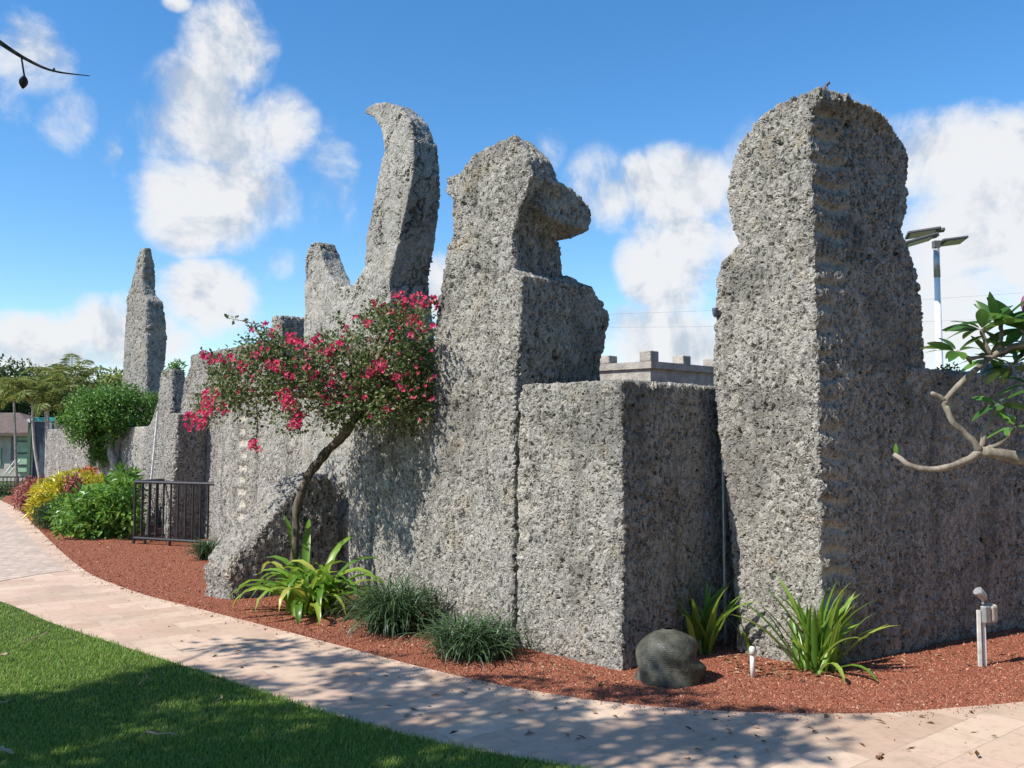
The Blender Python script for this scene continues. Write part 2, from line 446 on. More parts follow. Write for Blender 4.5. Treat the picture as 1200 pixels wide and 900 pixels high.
def mat_ground():
    t = NT('far_ground'); v = t.obj(); n = t.noise(v, .6, 6); t.base(t.mix(n, (.05, .075, .03), (.10, .11, .055))); t.rough(.95, .1); return t.mat
def mat_lawn():
    t = NT('lawn_soil'); v = t.obj(); n = t.noise(v, 9, 6, .65); t.base(t.mix(t.ss(n, .35, .65), (.045, .07, .02), (.085, .115, .035))); t.rough(.95, .1)
    t.bump(t.noise(v, 60, 4), .8, .03); return t.mat
def mat_mulch():
    t = NT('red_gravel'); v = t.obj()
    n1 = t.vor(v, 75); n2 = t.noise(v, 3, 5); n3 = t.noise(v, 120, 3)
    c = t.mix(t.ss(n3, .35, .65), (.16, .056, .034), (.37, .14, .082)); c = t.mix(t.m('MULTIPLY', t.ss(n2, .45, .7), .4), c, (.22, .09, .055))
    t.base(c); t.rough(.95, .1); t.bump(n1, .9, .012); return t.mat
def mat_path(name, cA, cB, mort, bw, bh, ang, msize, speck=0.0, pink=(.55, .36, .30)):
    t = NT(name); v = t.obj()
    mp = t.nd('ShaderNodeMapping'); mp.inputs['Rotation'].default_value = (0, 0, ang); t.L(v, mp.inputs[0])
    wn = t.nd('ShaderNodeTexNoise'); wn.inputs['Scale'].default_value = 2.5; wn.inputs['Detail'].default_value = 4; t.L(v, wn.inputs[0])
    wv = t.nd('ShaderNodeVectorMath', operation='MULTIPLY_ADD'); t.L(wn.outputs['Color'], wv.inputs[0]); wv.inputs[1].default_value = (.03, .03, 0); t.L(mp.outputs[0], wv.inputs[2])
    b = t.nd('ShaderNodeTexBrick'); t.L(wv.outputs[0], b.inputs['Vector']); b.offset = .5
    b.inputs['Scale'].default_value = 1; b.inputs['Brick Width'].default_value = bw; b.inputs['Row Height'].default_value = bh
    b.inputs['Mortar Size'].default_value = msize; b.inputs['Mortar Smooth'].default_value = .4; b.inputs['Bias'].default_value = 0
    b.inputs['Color1'].default_value = (*cA, 1); b.inputs['Color2'].default_value = (*cB, 1); b.inputs['Mortar'].default_value = (*mort, 1)
    n = t.noise(v, 1.7, 5, .6); c = t.mix(t.m('MULTIPLY', t.ss(n, .42, .7), .55), b.outputs['Color'], pink)
    c = t.mix(t.m('MULTIPLY', t.ss(t.noise(v, .9, 7, .68), .5, .68), .38), c, tuple(x * .5 for x in cB))
    g = t.noise(v, 14, 7, .7); c = t.mix(t.m('MULTIPLY', t.ss(g, .45, .75), .45), c, tuple(x * .55 for x in cA))
    pit = t.ss(t.vor(v, 42), .05, .16); hole = t.m('MULTIPLY', t.m('SUBTRACT', 1, pit), t.ss(t.noise(v, 5, 3), .45, .65))
    c = t.mix(t.m('MULTIPLY', hole, .5 + speck * .3), c, tuple(x * .35 for x in cA))
    if speck:
        s2 = t.ss(t.noise(v, 22, 4, .7), .55, .66); c = t.mix(t.m('MULTIPLY', s2, speck), c, (.16, .14, .12))
    t.base(c); t.rough(.75, .25)
    hh = t.m('SUBTRACT', t.m('ADD', t.m('MULTIPLY', g, .3), t.m('MULTIPLY', pit, .25)), t.m('MULTIPLY', b.outputs['Fac'], .6)); t.bump(hh, .5, .012)
    return t.mat

PZ = .03
bed_px = [(0,586),(20,596),(35,610),(60,635),(82,655),(105,672),(130,683),(170,697),(240,715),(310,733),(400,757),(480,778),(560,797),(640,812),(720,823),(800,830),(870,834),(960,836),(1040,835),(1120,829),(1200,822),(1300,808),(1420,785)]
lawn_px = [(-260,640),(-100,676),(0,705),(60,730),(150,760),(250,792),(340,823),(440,853),(520,873),(600,888),(680,902),(800,925),(960,960)]
bed = spline([gnd(x, y, PZ)[:2] for x, y in bed_px], 120); lawn = spline([gnd(x, y, PZ)[:2] for x, y in lawn_px], 90)
sheet('ground', [(-600, -300), (600, -300), (600, 900), (-600, 900)], -.03, mat_ground())
# mulch bed: everything behind the path edge
sheet('planting_bed', [tuple(p) for p in bed] + [(9, 7), (9, 14), (-4, 20), (-13, 30), (-20, 30), tuple(bed[0] + np.array([-1.0, 2]))], 0.0, mat_mulch())
m_path = mat_path('travertine_paving', (.45, .315, .225), (.58, .445, .33), (.42, .325, .235), .5, .25, R_(-38), .0045, pink=(.54, .36, .28))
m_cob = mat_path('cobble_paving', (.44, .34, .27), (.58, .46, .36), (.34, .27, .21), .22, .11, R_(25), .012, .55, pink=(.52, .38, .31))
farL = [(-22, 34), (-40, 30), (-40, 12), (-14, 9.2)]
path_poly = [tuple(p) for p in bed[::-1]] + [(-17, 26)] + [(-40, 26), (-40, 12)] + [tuple(p) for p in lawn] + [(2.5, 1.5), (8, 1.5), (8, 6)]
sheet('path', path_poly, PZ, m_path, .06)
# darker cobbled field in the far part of the path, with a plain border band left round it
cob = [gnd(x, y, PZ + .004)[:2] for x, y in [(-30,598),(2,597),(20,613),(40,635),(60,652),(80,668),(50,672),(0,681),(-80,690),(-200,680),(-200,600)]]
sheet('cobbled_paving', [tuple(p) for p in cob], PZ + .004, m_cob)
sheet('lawn', [tuple(p) for p in lawn] + [(3, -6), (-30, -6), (-30, 9)], PZ + .004, mat_lawn(), .05)

# grass blades
def grass():
    poly = [(-60,690),(0,706),(60,731),(150,761),(250,793),(340,824),(440,854),(520,874),(600,889),(680,903),(760,925),(760,990),(-300,990),(-300,640)]
    inn = sample_poly([(x, y) for x, y in poly], 260000)
    P = np.array([gnd(x, y, PZ) for x, y in inn]); n = len(P)
    # a ragged overhang at the edge of the path
    P[:, :2] += rng.normal(size=(n, 2)) * .02
    patch = np.sin(P[:, 0] * 2.1 + 1) * np.cos(P[:, 1] * 1.7) * .25 + 1
    h = rng.uniform(.016, .036, n) * patch; w = rng.uniform(.0028, .005, n) * (1 + (P[:, 1] - 4) * .12).clip(1, 2.2)
    az = rng.uniform(0, 2 * math.pi, n); ln = rng.uniform(.15, .9, n)
    d = np.stack([np.cos(az), np.sin(az), np.zeros(n)], 1); s = np.stack([-np.sin(az), np.cos(az), np.zeros(n)], 1)
    z = np.array([0, 0, 1.0]); V = np.empty((n, 5, 3))
    V[:, 0] = P + s * w[:, None] / 2; V[:, 1] = P - s * w[:, None] / 2
    mid = P + z * (h * .6)[:, None] + d * (h * ln * .3)[:, None]
    V[:, 2] = mid + s * w[:, None] * .4; V[:, 3] = mid - s * w[:, None] * .4
    V[:, 4] = P + z * h[:, None] + d * (h * ln)[:, None]
    i = (np.arange(n) * 5)[:, None]
    F4 = i + np.array([[0, 1, 3, 2]]); F3 = i + np.array([[2, 3, 4]])
    m = leaf_mat('grass_blade', [(0, (.085, .17, .025)), (.5, (.17, .30, .045)), (.85, (.27, .40, .08)), (1, (.42, .39, .19))], .3, .55, .25)
    o = np_mesh('grass', V.reshape(-1, 3), [F4, F3], m, origin=(0, 0, 0)); tag(o, kind='stuff', label='short green lawn grass beside the pale path', cat='grass')
grass()

def gravel():
    poly = [(20,600),(60,636),(105,673),(170,698),(310,734),(400,758),(480,779),(560,798),(640,813),(720,824),(800,831),(870,835),(960,837),(1040,836),(1120,830),(1200,823),(1290,810),(1290,735),(1000,745),(860,735),(740,780),(600,745),(500,715),(330,690),(262,690),(245,640),(150,628),(60,615)]
    p = sample_poly(poly, 70000); P = np.array([gnd(x, y) for x, y in p])
    sp_ = bed[rng.integers(4, len(bed) - 2, 1500)] + rng.normal(size=(1500, 2)) * .04; sp_[:, 1] -= np.abs(rng.normal(size=1500)) ** 2 * .06
    P = np.vstack([P, np.column_stack([sp_, np.full(1500, PZ + .002)])]); n = len(P)
    r = rng.uniform(.0028, .0068, n) * np.where(rng.uniform(size=n) < .06, 1.9, 1) * (1 + (P[:, 1] - 6) * .07).clip(1, 2); P[:, 2] += r * .3
    base = unit(np.array([[1, 1, 1], [-1, -1, 1], [-1, 1, -1], [1, -1, -1]], float))
    q = unit(rng.normal(size=(n, 4))); w, x, y, z = q.T
    Rm = np.stack([np.stack([1 - 2 * (y * y + z * z), 2 * (x * y - z * w), 2 * (x * z + y * w)], 1), np.stack([2 * (x * y + z * w), 1 - 2 * (x * x + z * z), 2 * (y * z - x * w)], 1), np.stack([2 * (x * z - y * w), 2 * (y * z + x * w), 1 - 2 * (x * x + y * y)], 1)], 1)
    V = np.einsum('nij,kj->nki', Rm, base) * (r[:, None, None] * rng.uniform(.6, 1.3, (n, 4, 1))) + P[:, None]
    i = (np.arange(n) * 4)[:, None]
    F = np.concatenate([i + np.array([f]) for f in ([0, 1, 2], [0, 2, 3], [0, 3, 1], [1, 3, 2])])
    t = NT('gravel_chip'); t.base(t.ramp(t.island(), [(0, (.10, .036, .024)), (.3, (.26, .085, .05)), (.75, (.41, .155, .092)), (.93, (.50, .27, .175)), (.98, (.34, .22, .14)), (1, (.66, .55, .46))])); t.rough(.9, .15)
    o = np_mesh('gravel', V.reshape(-1, 3), [F], t.mat, origin=(0, 0, 0)); tag(o, kind='stuff', label='crushed red gravel covering the bed', cat='gravel')
gravel()

# ------------------------------------------------------------------ carved coral stones
def bands(P0, u, nrm, spacing, depth, s0, s1, zlo, zhi, phase=0, duty=.55):
    """flat clean wedge marks cut across a face; u along the face, nrm out of it"""
    P0 = np.array(P0[:2]); u = unit(u); nrm = unit(nrm); phase += .0
    def fn(co):
        d = co[:, :2] - P0; s = d @ u; q = d @ nrm
        wob = .05 * np.sin(co[:, 2] * 3.7 + 1.3)
        zz = co[:, 2] + .016 * np.sin(co[:, 2] * 9.1) + .02 * np.sin(co[:, 2] * 4.3 + 2) + .015 * np.sin(s * 17 + co[:, 2] * 3)
        f = ((zz + phase) / spacing) % 1.0
        inb = np.clip(1 - np.abs(f - .5) / (duty / 2), 0, 1) ** .6
        rnd = .5 + .5 * np.sin(np.floor((zz + phase) / spacing) * 12.9898)
        edge = np.clip((s - s0) / .03, 0, 1) * np.clip((s1 * (.7 + .4 * rnd) + wob - s) / .08, 0, 1) * np.clip((q + .10) / .03, 0, 1)
        k = inb * edge * ((co[:, 2] > zlo) & (co[:, 2] < zhi))
        co = co.copy(); co[:, :2] -= nrm[None] * (k * depth)[:, None]
        return co, k * (.45 + .55 * rnd)
    return fn
PR = (2.23, 6.40)
v = loft(PR, UL, URR,
         [(866,775),(858,640),(846,540),(837,440),(840,330),(846,307),(868,286),(858,262),(852,230),(855,205),(868,170),(885,145),(905,128),(930,114),(955,106)],
         [(962,790),(962,690),(959,500),(955,350),(951,250),(948,170),(951,130),(962,108)],
         [(1087,760),(1084,440),(1080,370),(1075,325),(1060,281),(1055,270),(1063,235),(1064,190),(1057,165),(1040,140),(1020,125),(1000,113),(975,107)])
remesh_stone('coral_pillar', [v], .012, M['coral'], bands(PR, URR, (.527, -.85), .18, .024, .0, .36, .3, 4.5),
    'tallest near coral pillar with rounded head above a notch and a sharp front corner', 'pillar')
PB = (.78, 6.35)
v = loft(PB, UL, UR, [(607,762),(607,560),(609,470),(613,455)], [(728,795),(729,600),(728,452),(728,446)], [(905,760),(905,600),(905,455)])
def bfn(co):
    a, b = bands((PB[0], PB[1]), UL, (-.714, -.7), .21, .012, .90, 1.25, .7, 2.0, .05, .75)(co); return a, b * .6
remesh_stone('coral_block', [v], .012, M['coral'], bfn, 'squat flat-topped coral block between the beaked pillar and the round-headed pillar', 'stone block')
PM = (-.005, 7.19)
v1 = loft(PM, UL, UR,
          [(497,750),(504,560),(510,407),(515,353),(523,311),(525,289),(532,279),(532,234),(524,225),(525,210),(539,204),(544,199),(556,183),(575,167),(596,161)],
          [(600,770),(603,453),(608,400),(611,322),(601,317),(600,274),(610,240),(622,206),(618,182),(604,162)],
          [(706,770),(702,442),(703,425),(708,400),(713,375),(708,357),(694,340),(674,327),(658,322),(656,289),(650,280),(650,270),(657,240),(655,222),(640,187),(622,168),(607,161)])
pb = np.array(PM) - .17 * unit(UL)
v2 = prism(pb, UR, [(627,238),(626,214),(634,208),(646,210),(662,218),(684,235),(693,249),(692,263),(684,269),(668,266),(648,256),(634,248)], UL, .36)
pb2 = np.array(PM) + .05 * unit(UL)
v3 = prism(pb2, UR, [(606,222),(650,224),(676,236),(690,252),(689,268),(672,277),(646,277),(606,270)], UL, .45)
def mfn(co):
    d = co[:, :2] - pb; s_ = d @ unit(UR)
    k = np.clip((s_ - .14) / .2, 0, 1) * np.clip((co[:, 2] - 3.38) / .1, 0, 1) * np.clip((4.0 - .45 * s_ - co[:, 2]) / .1, 0, 1)
    return co, k * .4
remesh_stone('coral_pillar', [v1, v2, v3], .012, M['coral'], mfn, 'coral pillar with domed head and a rounded beak jutting to the right', 'pillar')

# crescent
PC = (-1.62, 9.55)
cp = [(352,720),(356,400),(357,303),(363,287),(368,283),(374,284),(377,302),(386,324),(398,336),(414,333),(427,313),(430,271),(437,238),(444,207),(450,175),(446,150),(437,137),(426,132),(430,126),(440,121),(453,119),(466,123),(480,139),(485,164),(484,203),(476,242),(463,299),(456,331),(460,400),(470,720)]
ct = [.6,.5,.28,.25,.22,.22,.27,.28,.16,.10,.14,.3,.34,.34,.3,.26,.2,.14,.14,.16,.2,.22,.26,.32,.38,.44,.52,.55,.6,.6]
ct = iter(ct)
v = prism(PC, UL, cp, UR, lambda z: next(ct))
remesh_stone('crescent_carving', [v], .015, M['coral_smooth'], None, 'tall smooth stone crescent curling to a point above the flowering bush', 'carving')
# wall slab right of the crescent, under the bush
PW0 = (-.84, 8.34)
v = loft(PW0, (-.62, .78), UR, [(416,715),(411,640),(410,580),(416,500),(424,470),(426,440)], [(507,745),(507,438)], [(590,745),(590,440)])
remesh_stone('coral_block', [v], .018, M['coral'], None, 'shaded coral wall block under the bush, left of the beaked pillar', 'stone block')
# ramp rock
g0 = gnd(266, 703); ur = unit((.86, .5))
v = prism(g0, ur, [(266,712),(270,690),(266,668),(280,645),(300,628),(322,602),(340,580),(357,563),(383,556),(394,576),(395,615),(396,712)], (-.8, .6), .40)
remesh_stone('leaning_rock', [v], .016, M['coral_far'], None, 'rough slanting ramp-shaped rock at the foot of the bush trunk', 'rock')
# panel left of the crescent with drill marks
PW1 = (-2.55, 10.7); u1 = (-.62, .78)
v = loft(PW1, u1, UR, [(250,670),(251,560),(254,500),(258,478)], [(356,690),(357,470),(356,462)], [(420,690),(420,470)])
def dfn(P0, u, s_c, hw, sp, zlo, zhi):
    P0 = np.array(P0[:2]); u = unit(u); nrm = np.array([-u[1], u[0]]); nrm = -nrm if nrm[1] > 0 else nrm
    def fn(co):
        d = co[:, :2] - P0; s = d @ u; q = d @ nrm; f = (co[:, 2] / sp) % 1
        row = np.floor(co[:, 2] / sp); jit = .03 * np.sin(row * 7.7); wv = hw * (.7 + .4 * np.sin(row * 3.1))
        k = (np.clip((.33 - np.abs(f - .5)) / .1, 0, 1) * np.clip((wv - np.abs(s - s_c - jit)) / .02, 0, 1) * (q > -.1) * (co[:, 2] > zlo) * (co[:, 2] < zhi))
        co = co.copy(); co[:, :2] -= nrm[None] * (k * .025)[:, None]; return co, k
    return fn
sc, _ = on_plane(284, 560, PW1, unit(u1))
remesh_stone('coral_wall', [v], .02, M['coral'], dfn(PW1, u1, sc, .22, .165, .35, 1.95), 'sunlit coral wall panel with a column of pale drill marks', 'wall')
# pillar behind the railing
P1 = tuple(gnd(197, 633)[:2])
v = loft(P1, UL, (.75, .66), [(188,655),(190,600),(192,540),(199,487)], [(197,658),(203,560),(208,487),(209,485)], [(250,650),(250,486)])
remesh_stone('coral_pillar', [v], .024, M['coral_far'], None, 'short shaded coral pillar behind the black railing', 'pillar')
PW2 = (-2.95, 12.2)
v = loft(PW2, (-.66, .75), UR, [(211,660),(213,480),(216,450),(224,430)], [(346,680),(346,400),(346,398)], [(400,680),(400,400)])
remesh_stone('coral_wall', [v], .024, M['coral_far'], None, 'taller coral wall seen behind the left side of the flowering bush', 'wall')
PT = at_y(329, 400, 11.6)
v = loft(PT, UL, UR, [(317,420),(318,385),(319,376)], [(329,420),(328,374),(328,373)], [(358,418),(358,376),(356,373)], zmin=2.55)
remesh_stone('capping_block', [v], .02, M['coral'], None, 'small square coral block on top of the wall beside the crescent', 'stone block')
PS2 = at_y(201, 437, 16.4)
v = loft(PS2, UL, UR, [(164,640),(167,540),(170,508),(178,494),(186,470),(189,436)], [(200,640),(200,560),(201,440),(201,433)], [(219,640),(217,440),(215,434)])
remesh_stone('coral_slab', [v], .028, M['coral_far'], None, 'tall thin coral slab with stepped left edge beyond the thin pole', 'stone slab')
PS3 = at_y(172, 505, 18.5)
v = loft(PS3, UL, UR, [(140,640),(140,520),(142,500)], [(172,640),(172,504),(172,500)], [(186,640),(186,502)])
remesh_stone('coral_slab', [v], .035, M['coral_smooth'], None, 'low smooth grey slab right of the round-topped tree trunk', 'stone slab')
PW3 = at_y(103, 505, 24.5); u3 = (-.80, .60)
v = loft(PW3, u3, UR, [(51,590),(53,540),(56,502)], [(104,590),(104,508),(103,503)], [(124,590),(124,505)])
s3, _ = on_plane(88, 540, PW3, unit(u3)); s4, _ = on_plane(66, 540, PW3, unit(u3))
f3 = dfn(PW3, u3, s3, .09, .26, .2, 1.8); f4 = dfn(PW3, u3, s4, .08, .26, .2, 1.8)
def f34(co):
    a, k = f3(co); b, k2 = f4(a); return b, np.maximum(k, k2)
remesh_stone('coral_wall', [v], .035, M['coral_far'], f34, 'far sunlit coral wall panel with two rows of drill marks above yellow shrubs', 'wall')
PS4 = at_y(140, 510, 22.0)
v = loft(PS4, UL, UR, [(113,590),(113,520),(115,508)], [(140,600),(140,509),(140,505)], [(160,600),(160,508)])
remesh_stone('coral_slab', [v], .035, M['coral_far'], None, 'coral slab in the shade behind the round-topped tree trunks', 'stone slab')
# obelisk
PO = at_y(171, 450, 27.5)
v = loft(PO, UL, UR, [(142,560),(143,455),(146,400),(149,350),(158,318),(160,306),(163,297),(166,292)],
         [(171,560),(171,455),(172,352),(168,345),(166,330),(169,300),(170,292)],
         [(191,560),(191,450),(195,400),(194,380),(190,353),(183,347),(182,330),(181,310),(177,294)])
remesh_stone('coral_obelisk', [v], .05, M['coral_big'], None, 'far tall tapering stone obelisk with a stepped point', 'obelisk')
# wall to the right of the tall pillar
sR, _ = on_plane(1080, 700, PR, unit(URR)); q = np.array(PR) + unit(URR) * (sR - .25) + np.array([.09, .17])
v = loft(q, UL, URR, [(1020,770),(1020,440)], [(1066,770),(1066,442),(1066,438)], [(1192,760),(1190,446),(1188,440)])
remesh_stone('coral_wall', [v], .018, M['coral'], None, 'dark shaded coral wall to the right of the tall round-headed pillar', 'wall')
q2, _ = on_plane(1196, 600, PR, unit(URR)); q2 = np.array(PR) + unit(URR) * q2 + np.array([.02, -.02])
v = loft(q2, UL, unit((.93, .36)), [(1150,760),(1150,430)], [(1197,765),(1197,432),(1197,425)], [(1420,760),(1420,430)])
remesh_stone('coral_wall', [v], .02, M['coral'], None, 'shaded coral wall end at the right edge behind the plumeria', 'wall')

# distant castle tower with battlements
def tower():
    c = at_y(763, 423, 16.0); z1 = c[2]
    e = empty('castle_tower', (c[0], c[1], 0), 'low pale stone tower top with square battlements beyond the near wall', 'tower')
    uL = np.array([*unit((-.78, .63)), 0]); uR = np.array([*unit((.74, .67)), 0]); Z = np.array([0, 0, 1.0])
    def bx(mb, a0, a1, b0, b1, z0, z2):
        vs = [np.array([c[0], c[1], 0]) + uL * a + uR * b + Z * z for z in (z0, z2) for a, b in ((a0, b0), (a0, b1), (a1, b1), (a1, b0))]
        mb.add(vs, [(3, 2, 1, 0), (4, 5, 6, 7), (0, 1, 5, 4), (1, 2, 6, 5), (2, 3, 7, 6), (3, 0, 4, 7)])
    t = NT('tower_stone'); vv = t.obj(); n = t.noise(vv, 5, 6, .65); t.base(t.mix(t.ss(n, .3, .7), (.26, .24, .21), (.44, .40, .34))); t.rough(.9, .1); t.bump(t.noise(vv, 25, 5), .6, .03)
    mb = MB(); bx(mb, .05, 3, .05, 3, 0, z1 - .13); mb.build('wall', t.mat, e)
    mb = MB(); bx(mb, 0, 3.05, 0, 3.05, z1 - .128, z1); mb.build('cap_slab', t.mat, e)
    for a, b in ((.03, .03), (.92, .03), (.03, 1.0), (1.86, .03), (.03, 1.98)):
        mb = MB(); h = .2 if a == b else .165; bx(mb, a, a + .24, b, b + .24, z1 + .002, z1 + h + random.uniform(-.01, .01)); o = mb.build('merlon', t.mat, e); bv = o.modifiers.new('b', 'BEVEL'); bv.width = .018; bv.segments = 2
tower()

# ------------------------------------------------------------------ metal things
M['black'] = paint_mat('black_paint', (.018, .018, .02), .45, 0, .5, 20, .5)
M['grey_metal'] = paint_mat('galvanised', (.42, .43, .44), .45, .6, .2, 20)
M['white_paint'] = paint_mat('white_paint', (.72, .70, .68), .4, 0, .08, 8)
M['pvc'] = paint_mat('pvc', (.62, .61, .58), .5, 0, .25, 14)
M['dark_grey'] = paint_mat('dark_grey', (.11, .105, .10), .5, 0, .2, 20)

def street_lamp():
    Y = 23.0; b = at_y(1102, 470, Y); top = at_y(1097, 283, Y); x, y = top[0] , Y
    e = empty('street_lamp', (x, y, 0), 'white lamp post with flat grey lamp heads behind the right wall', 'street lamp')
    mb = MB(); zt = at_y(1097, 290, Y)[2]; mb.tube([(x, y, 0), (x, y, 2.5), (x, y, zt)], [.115, .095, .068], 12); mb.build('pole', M['white_paint'], e, smooth=True)
    mb = MB(); z2 = at_y(1097, 325, Y)[2]; mb.tube([(x, y, z2), (x, y, zt + .02)], [.083, .076], 12); mb.build('collar', M['grey_metal'], e, smooth=True)
    mb = MB(); mb.box((x, y, zt + .08), (.16, .16, .18)); mb.build('bracket', M['dark_grey'], e)
    t = NT('lamp_lens'); t.base((.55, .50, .42)); t.rough(.3, .5)
    for (px, py, qx, qy, dy, nm) in ((1094, 277, 1056, 288, -.35, 0), (1101, 270, 1062, 276, .35, 0), (1100, 285, 1130, 281, .1, 0)):
        A = at_y(px, py, Y + dy); Bp = at_y(qx, qy, Y + dy * 1.5); ax = unit(Bp - A); up = unit(np.array([0, .2, 1]) - ax * (np.array([0, .2, 1]) @ ax)); sd_ = np.cross(up, ax)
        L = np.linalg.norm(Bp - A); mid = (A + Bp) / 2
        h = MB(); h.box(mid, (L, .46, .07), (ax, sd_, up)); h.box(A - ax * .05, (.16, .16, .09), (ax, sd_, up))
        ho = h.build('lamp_head', M['dark_grey'], e); bev = ho.modifiers.new('b', 'BEVEL'); bev.width = .025; bev.segments = 2
        l = MB(); l.box(mid - up * .038 + ax * .03, (L * .75, .36, .012), (ax, sd_, up)); l.build('lens', t.mat, ho)
street_lamp()

for k, (a, b) in enumerate((((560, 372), (1330, 333)), ((560, 383), (1330, 366)))):
    A = at_y(*a, 60); B = at_y(*b, 60); pts = [A + (B - A) * f - np.array([0, 0, 1.2 * 4 * f * (1 - f) * .3]) for f in np.linspace(0, 1, 24)]
    mb = MB(); mb.tube(pts, .0075, 5); o = mb.build('power_line', M['grey_metal'])
    tag(o, ('thin power line crossing the sky, upper of two behind the lamp post', 'thin power line crossing the sky, lower of two behind the lamp post')[k], 'power line', 'power lines across the sky')

def railing():
    A = gnd(157, 637); Bq = gnd(252, 643); Cq = A + np.array([.42, 1.0, 0]); zt = .95
    e = empty('metal_railing', A, 'black metal bar railing in front of the short coral pillar', 'railing')
    def sec(P, Q, n):
        d = Q - P
        t = MB(); t.tube([P + (0, 0, zt), Q + (0, 0, zt)], .026, 8); t.build('top_rail', M['black'], e)
        t = MB(); t.tube([P + (0, 0, .09), Q + (0, 0, .09)], .024, 8); t.build('bottom_rail', M['black'], e)
        for i in range(1, n):
            p = P + d * i / n; t = MB(); t.tube([p + (0, 0, .07), p + (0, 0, zt)], .016, 6); t.build('bar', M['black'], e)
    sec(A, Bq, 11); sec(A, Cq, 7)
    for p in (A, Bq, Cq, A + (Bq - A) * .14, A + (Bq - A) * .45):
        t = MB(); t.tube([p - (0, 0, .03), p + (0, 0, zt + .02 if p is A or p is Bq or p is Cq else .1)], .022, 8); t.build('post', M['black'], e)
railing()
mb = MB(); a = at_y(185, 482, 14.4); b = at_y(177, 565, 14.4); b2 = b + (b - a) * ((0 - b[2]) / (b[2] - a[2])) * -1
bb = a + (b - a) * (a[2] / (a[2] - b[2])); mb.tube([bb, a], .018, 8)
tag(mb.build('metal_pole', M['pvc']), 'thin pale leaning pole between the railing and the round tree', 'pole')
# conduit in the gap
mb = MB(); a = at_y(847, 535, 7.16); mb.tube([(a[0], a[1], -.02), (a[0], a[1], a[2])], .013, 8); mb.box((a[0], a[1] , a[2] + .02), (.04, .04, .05))
tag(mb.build('conduit_pipe', M['grey_metal']), 'thin grey conduit standing in the dark gap beside the tall pillar', 'pipe')

def junction_light():
    Y = 6.43; b = gnd(1149, 781); k = Y / b[1]; s = Y / FPX
    e = empty('garden_light', b, 'small spotlight and junction box on two pale stakes at the right', 'garden light')
    P = lambda px, py, dy=0: at_y(px, py, b[1] + dy)
    for px, dy, m_ in ((1146.5, 0, 'pvc'), (1152, .02, 'white_paint')):
        t = MB(); p = P(px, 715, dy); t.box((p[0], p[1], p[2] / 2), (.022, .018, p[2])); t.build('stake', M[m_], e)
    an = R_(28); ax = np.array([[math.cos(an), math.sin(an), 0], [-math.sin(an), math.cos(an), 0], [0, 0, 1]])
    c = P(1155, 720, .0); t = MB(); t.box(c, (.062, .045, .12), ax); o = t.build('box_cover', M['grey_metal'], e); bv = o.modifiers.new('b', 'BEVEL'); bv.width = .006
    t = MB(); c2 = c + ax[0] * .075 + ax[1] * .01; t.box(c2, (.075, .075, .13), ax); o = t.build('junction_box', paint_mat('box_beige', (.46, .41, .33), .6, 0, .2, 10), e); bv = o.modifiers.new('b', 'BEVEL'); bv.width = .02; bv.segments = 3
    t = MB(); c3 = P(1150, 697, 0); d = unit(np.array([.75, .2, -.75])); t.tube([P(1152, 708), c3], .009, 6); t.build('swivel', M['grey_metal'], e)
    t = MB(); t.tube([c3 - d * .045, c3 - d * .03, c3 + d * .02, c3 + d * .045], [.034, .036, .030, .018], 14); o = t.build('lamp_head', M['grey_metal'], e, smooth=False)
junction_light()

def sprinkler():
    b = gnd(882, 794); t = MB(); h = .19
    e = empty('sprinkler', b, 'short white pipe sprinkler riser standing in the gravel', 'sprinkler')
    t.tube([b - (0, 0, .02), b + (0, 0, h)], .0165, 10); t.build('riser', M['white_paint'], e, smooth=True)
    t = MB(); t.tube([b + (0, 0, h - .035), b + (0, 0, h + .008), b + (0, 0, h + .02)], [.022, .022, .014], 10); t.build('nozzle', M['pvc'], e, smooth=True)
sprinkler()

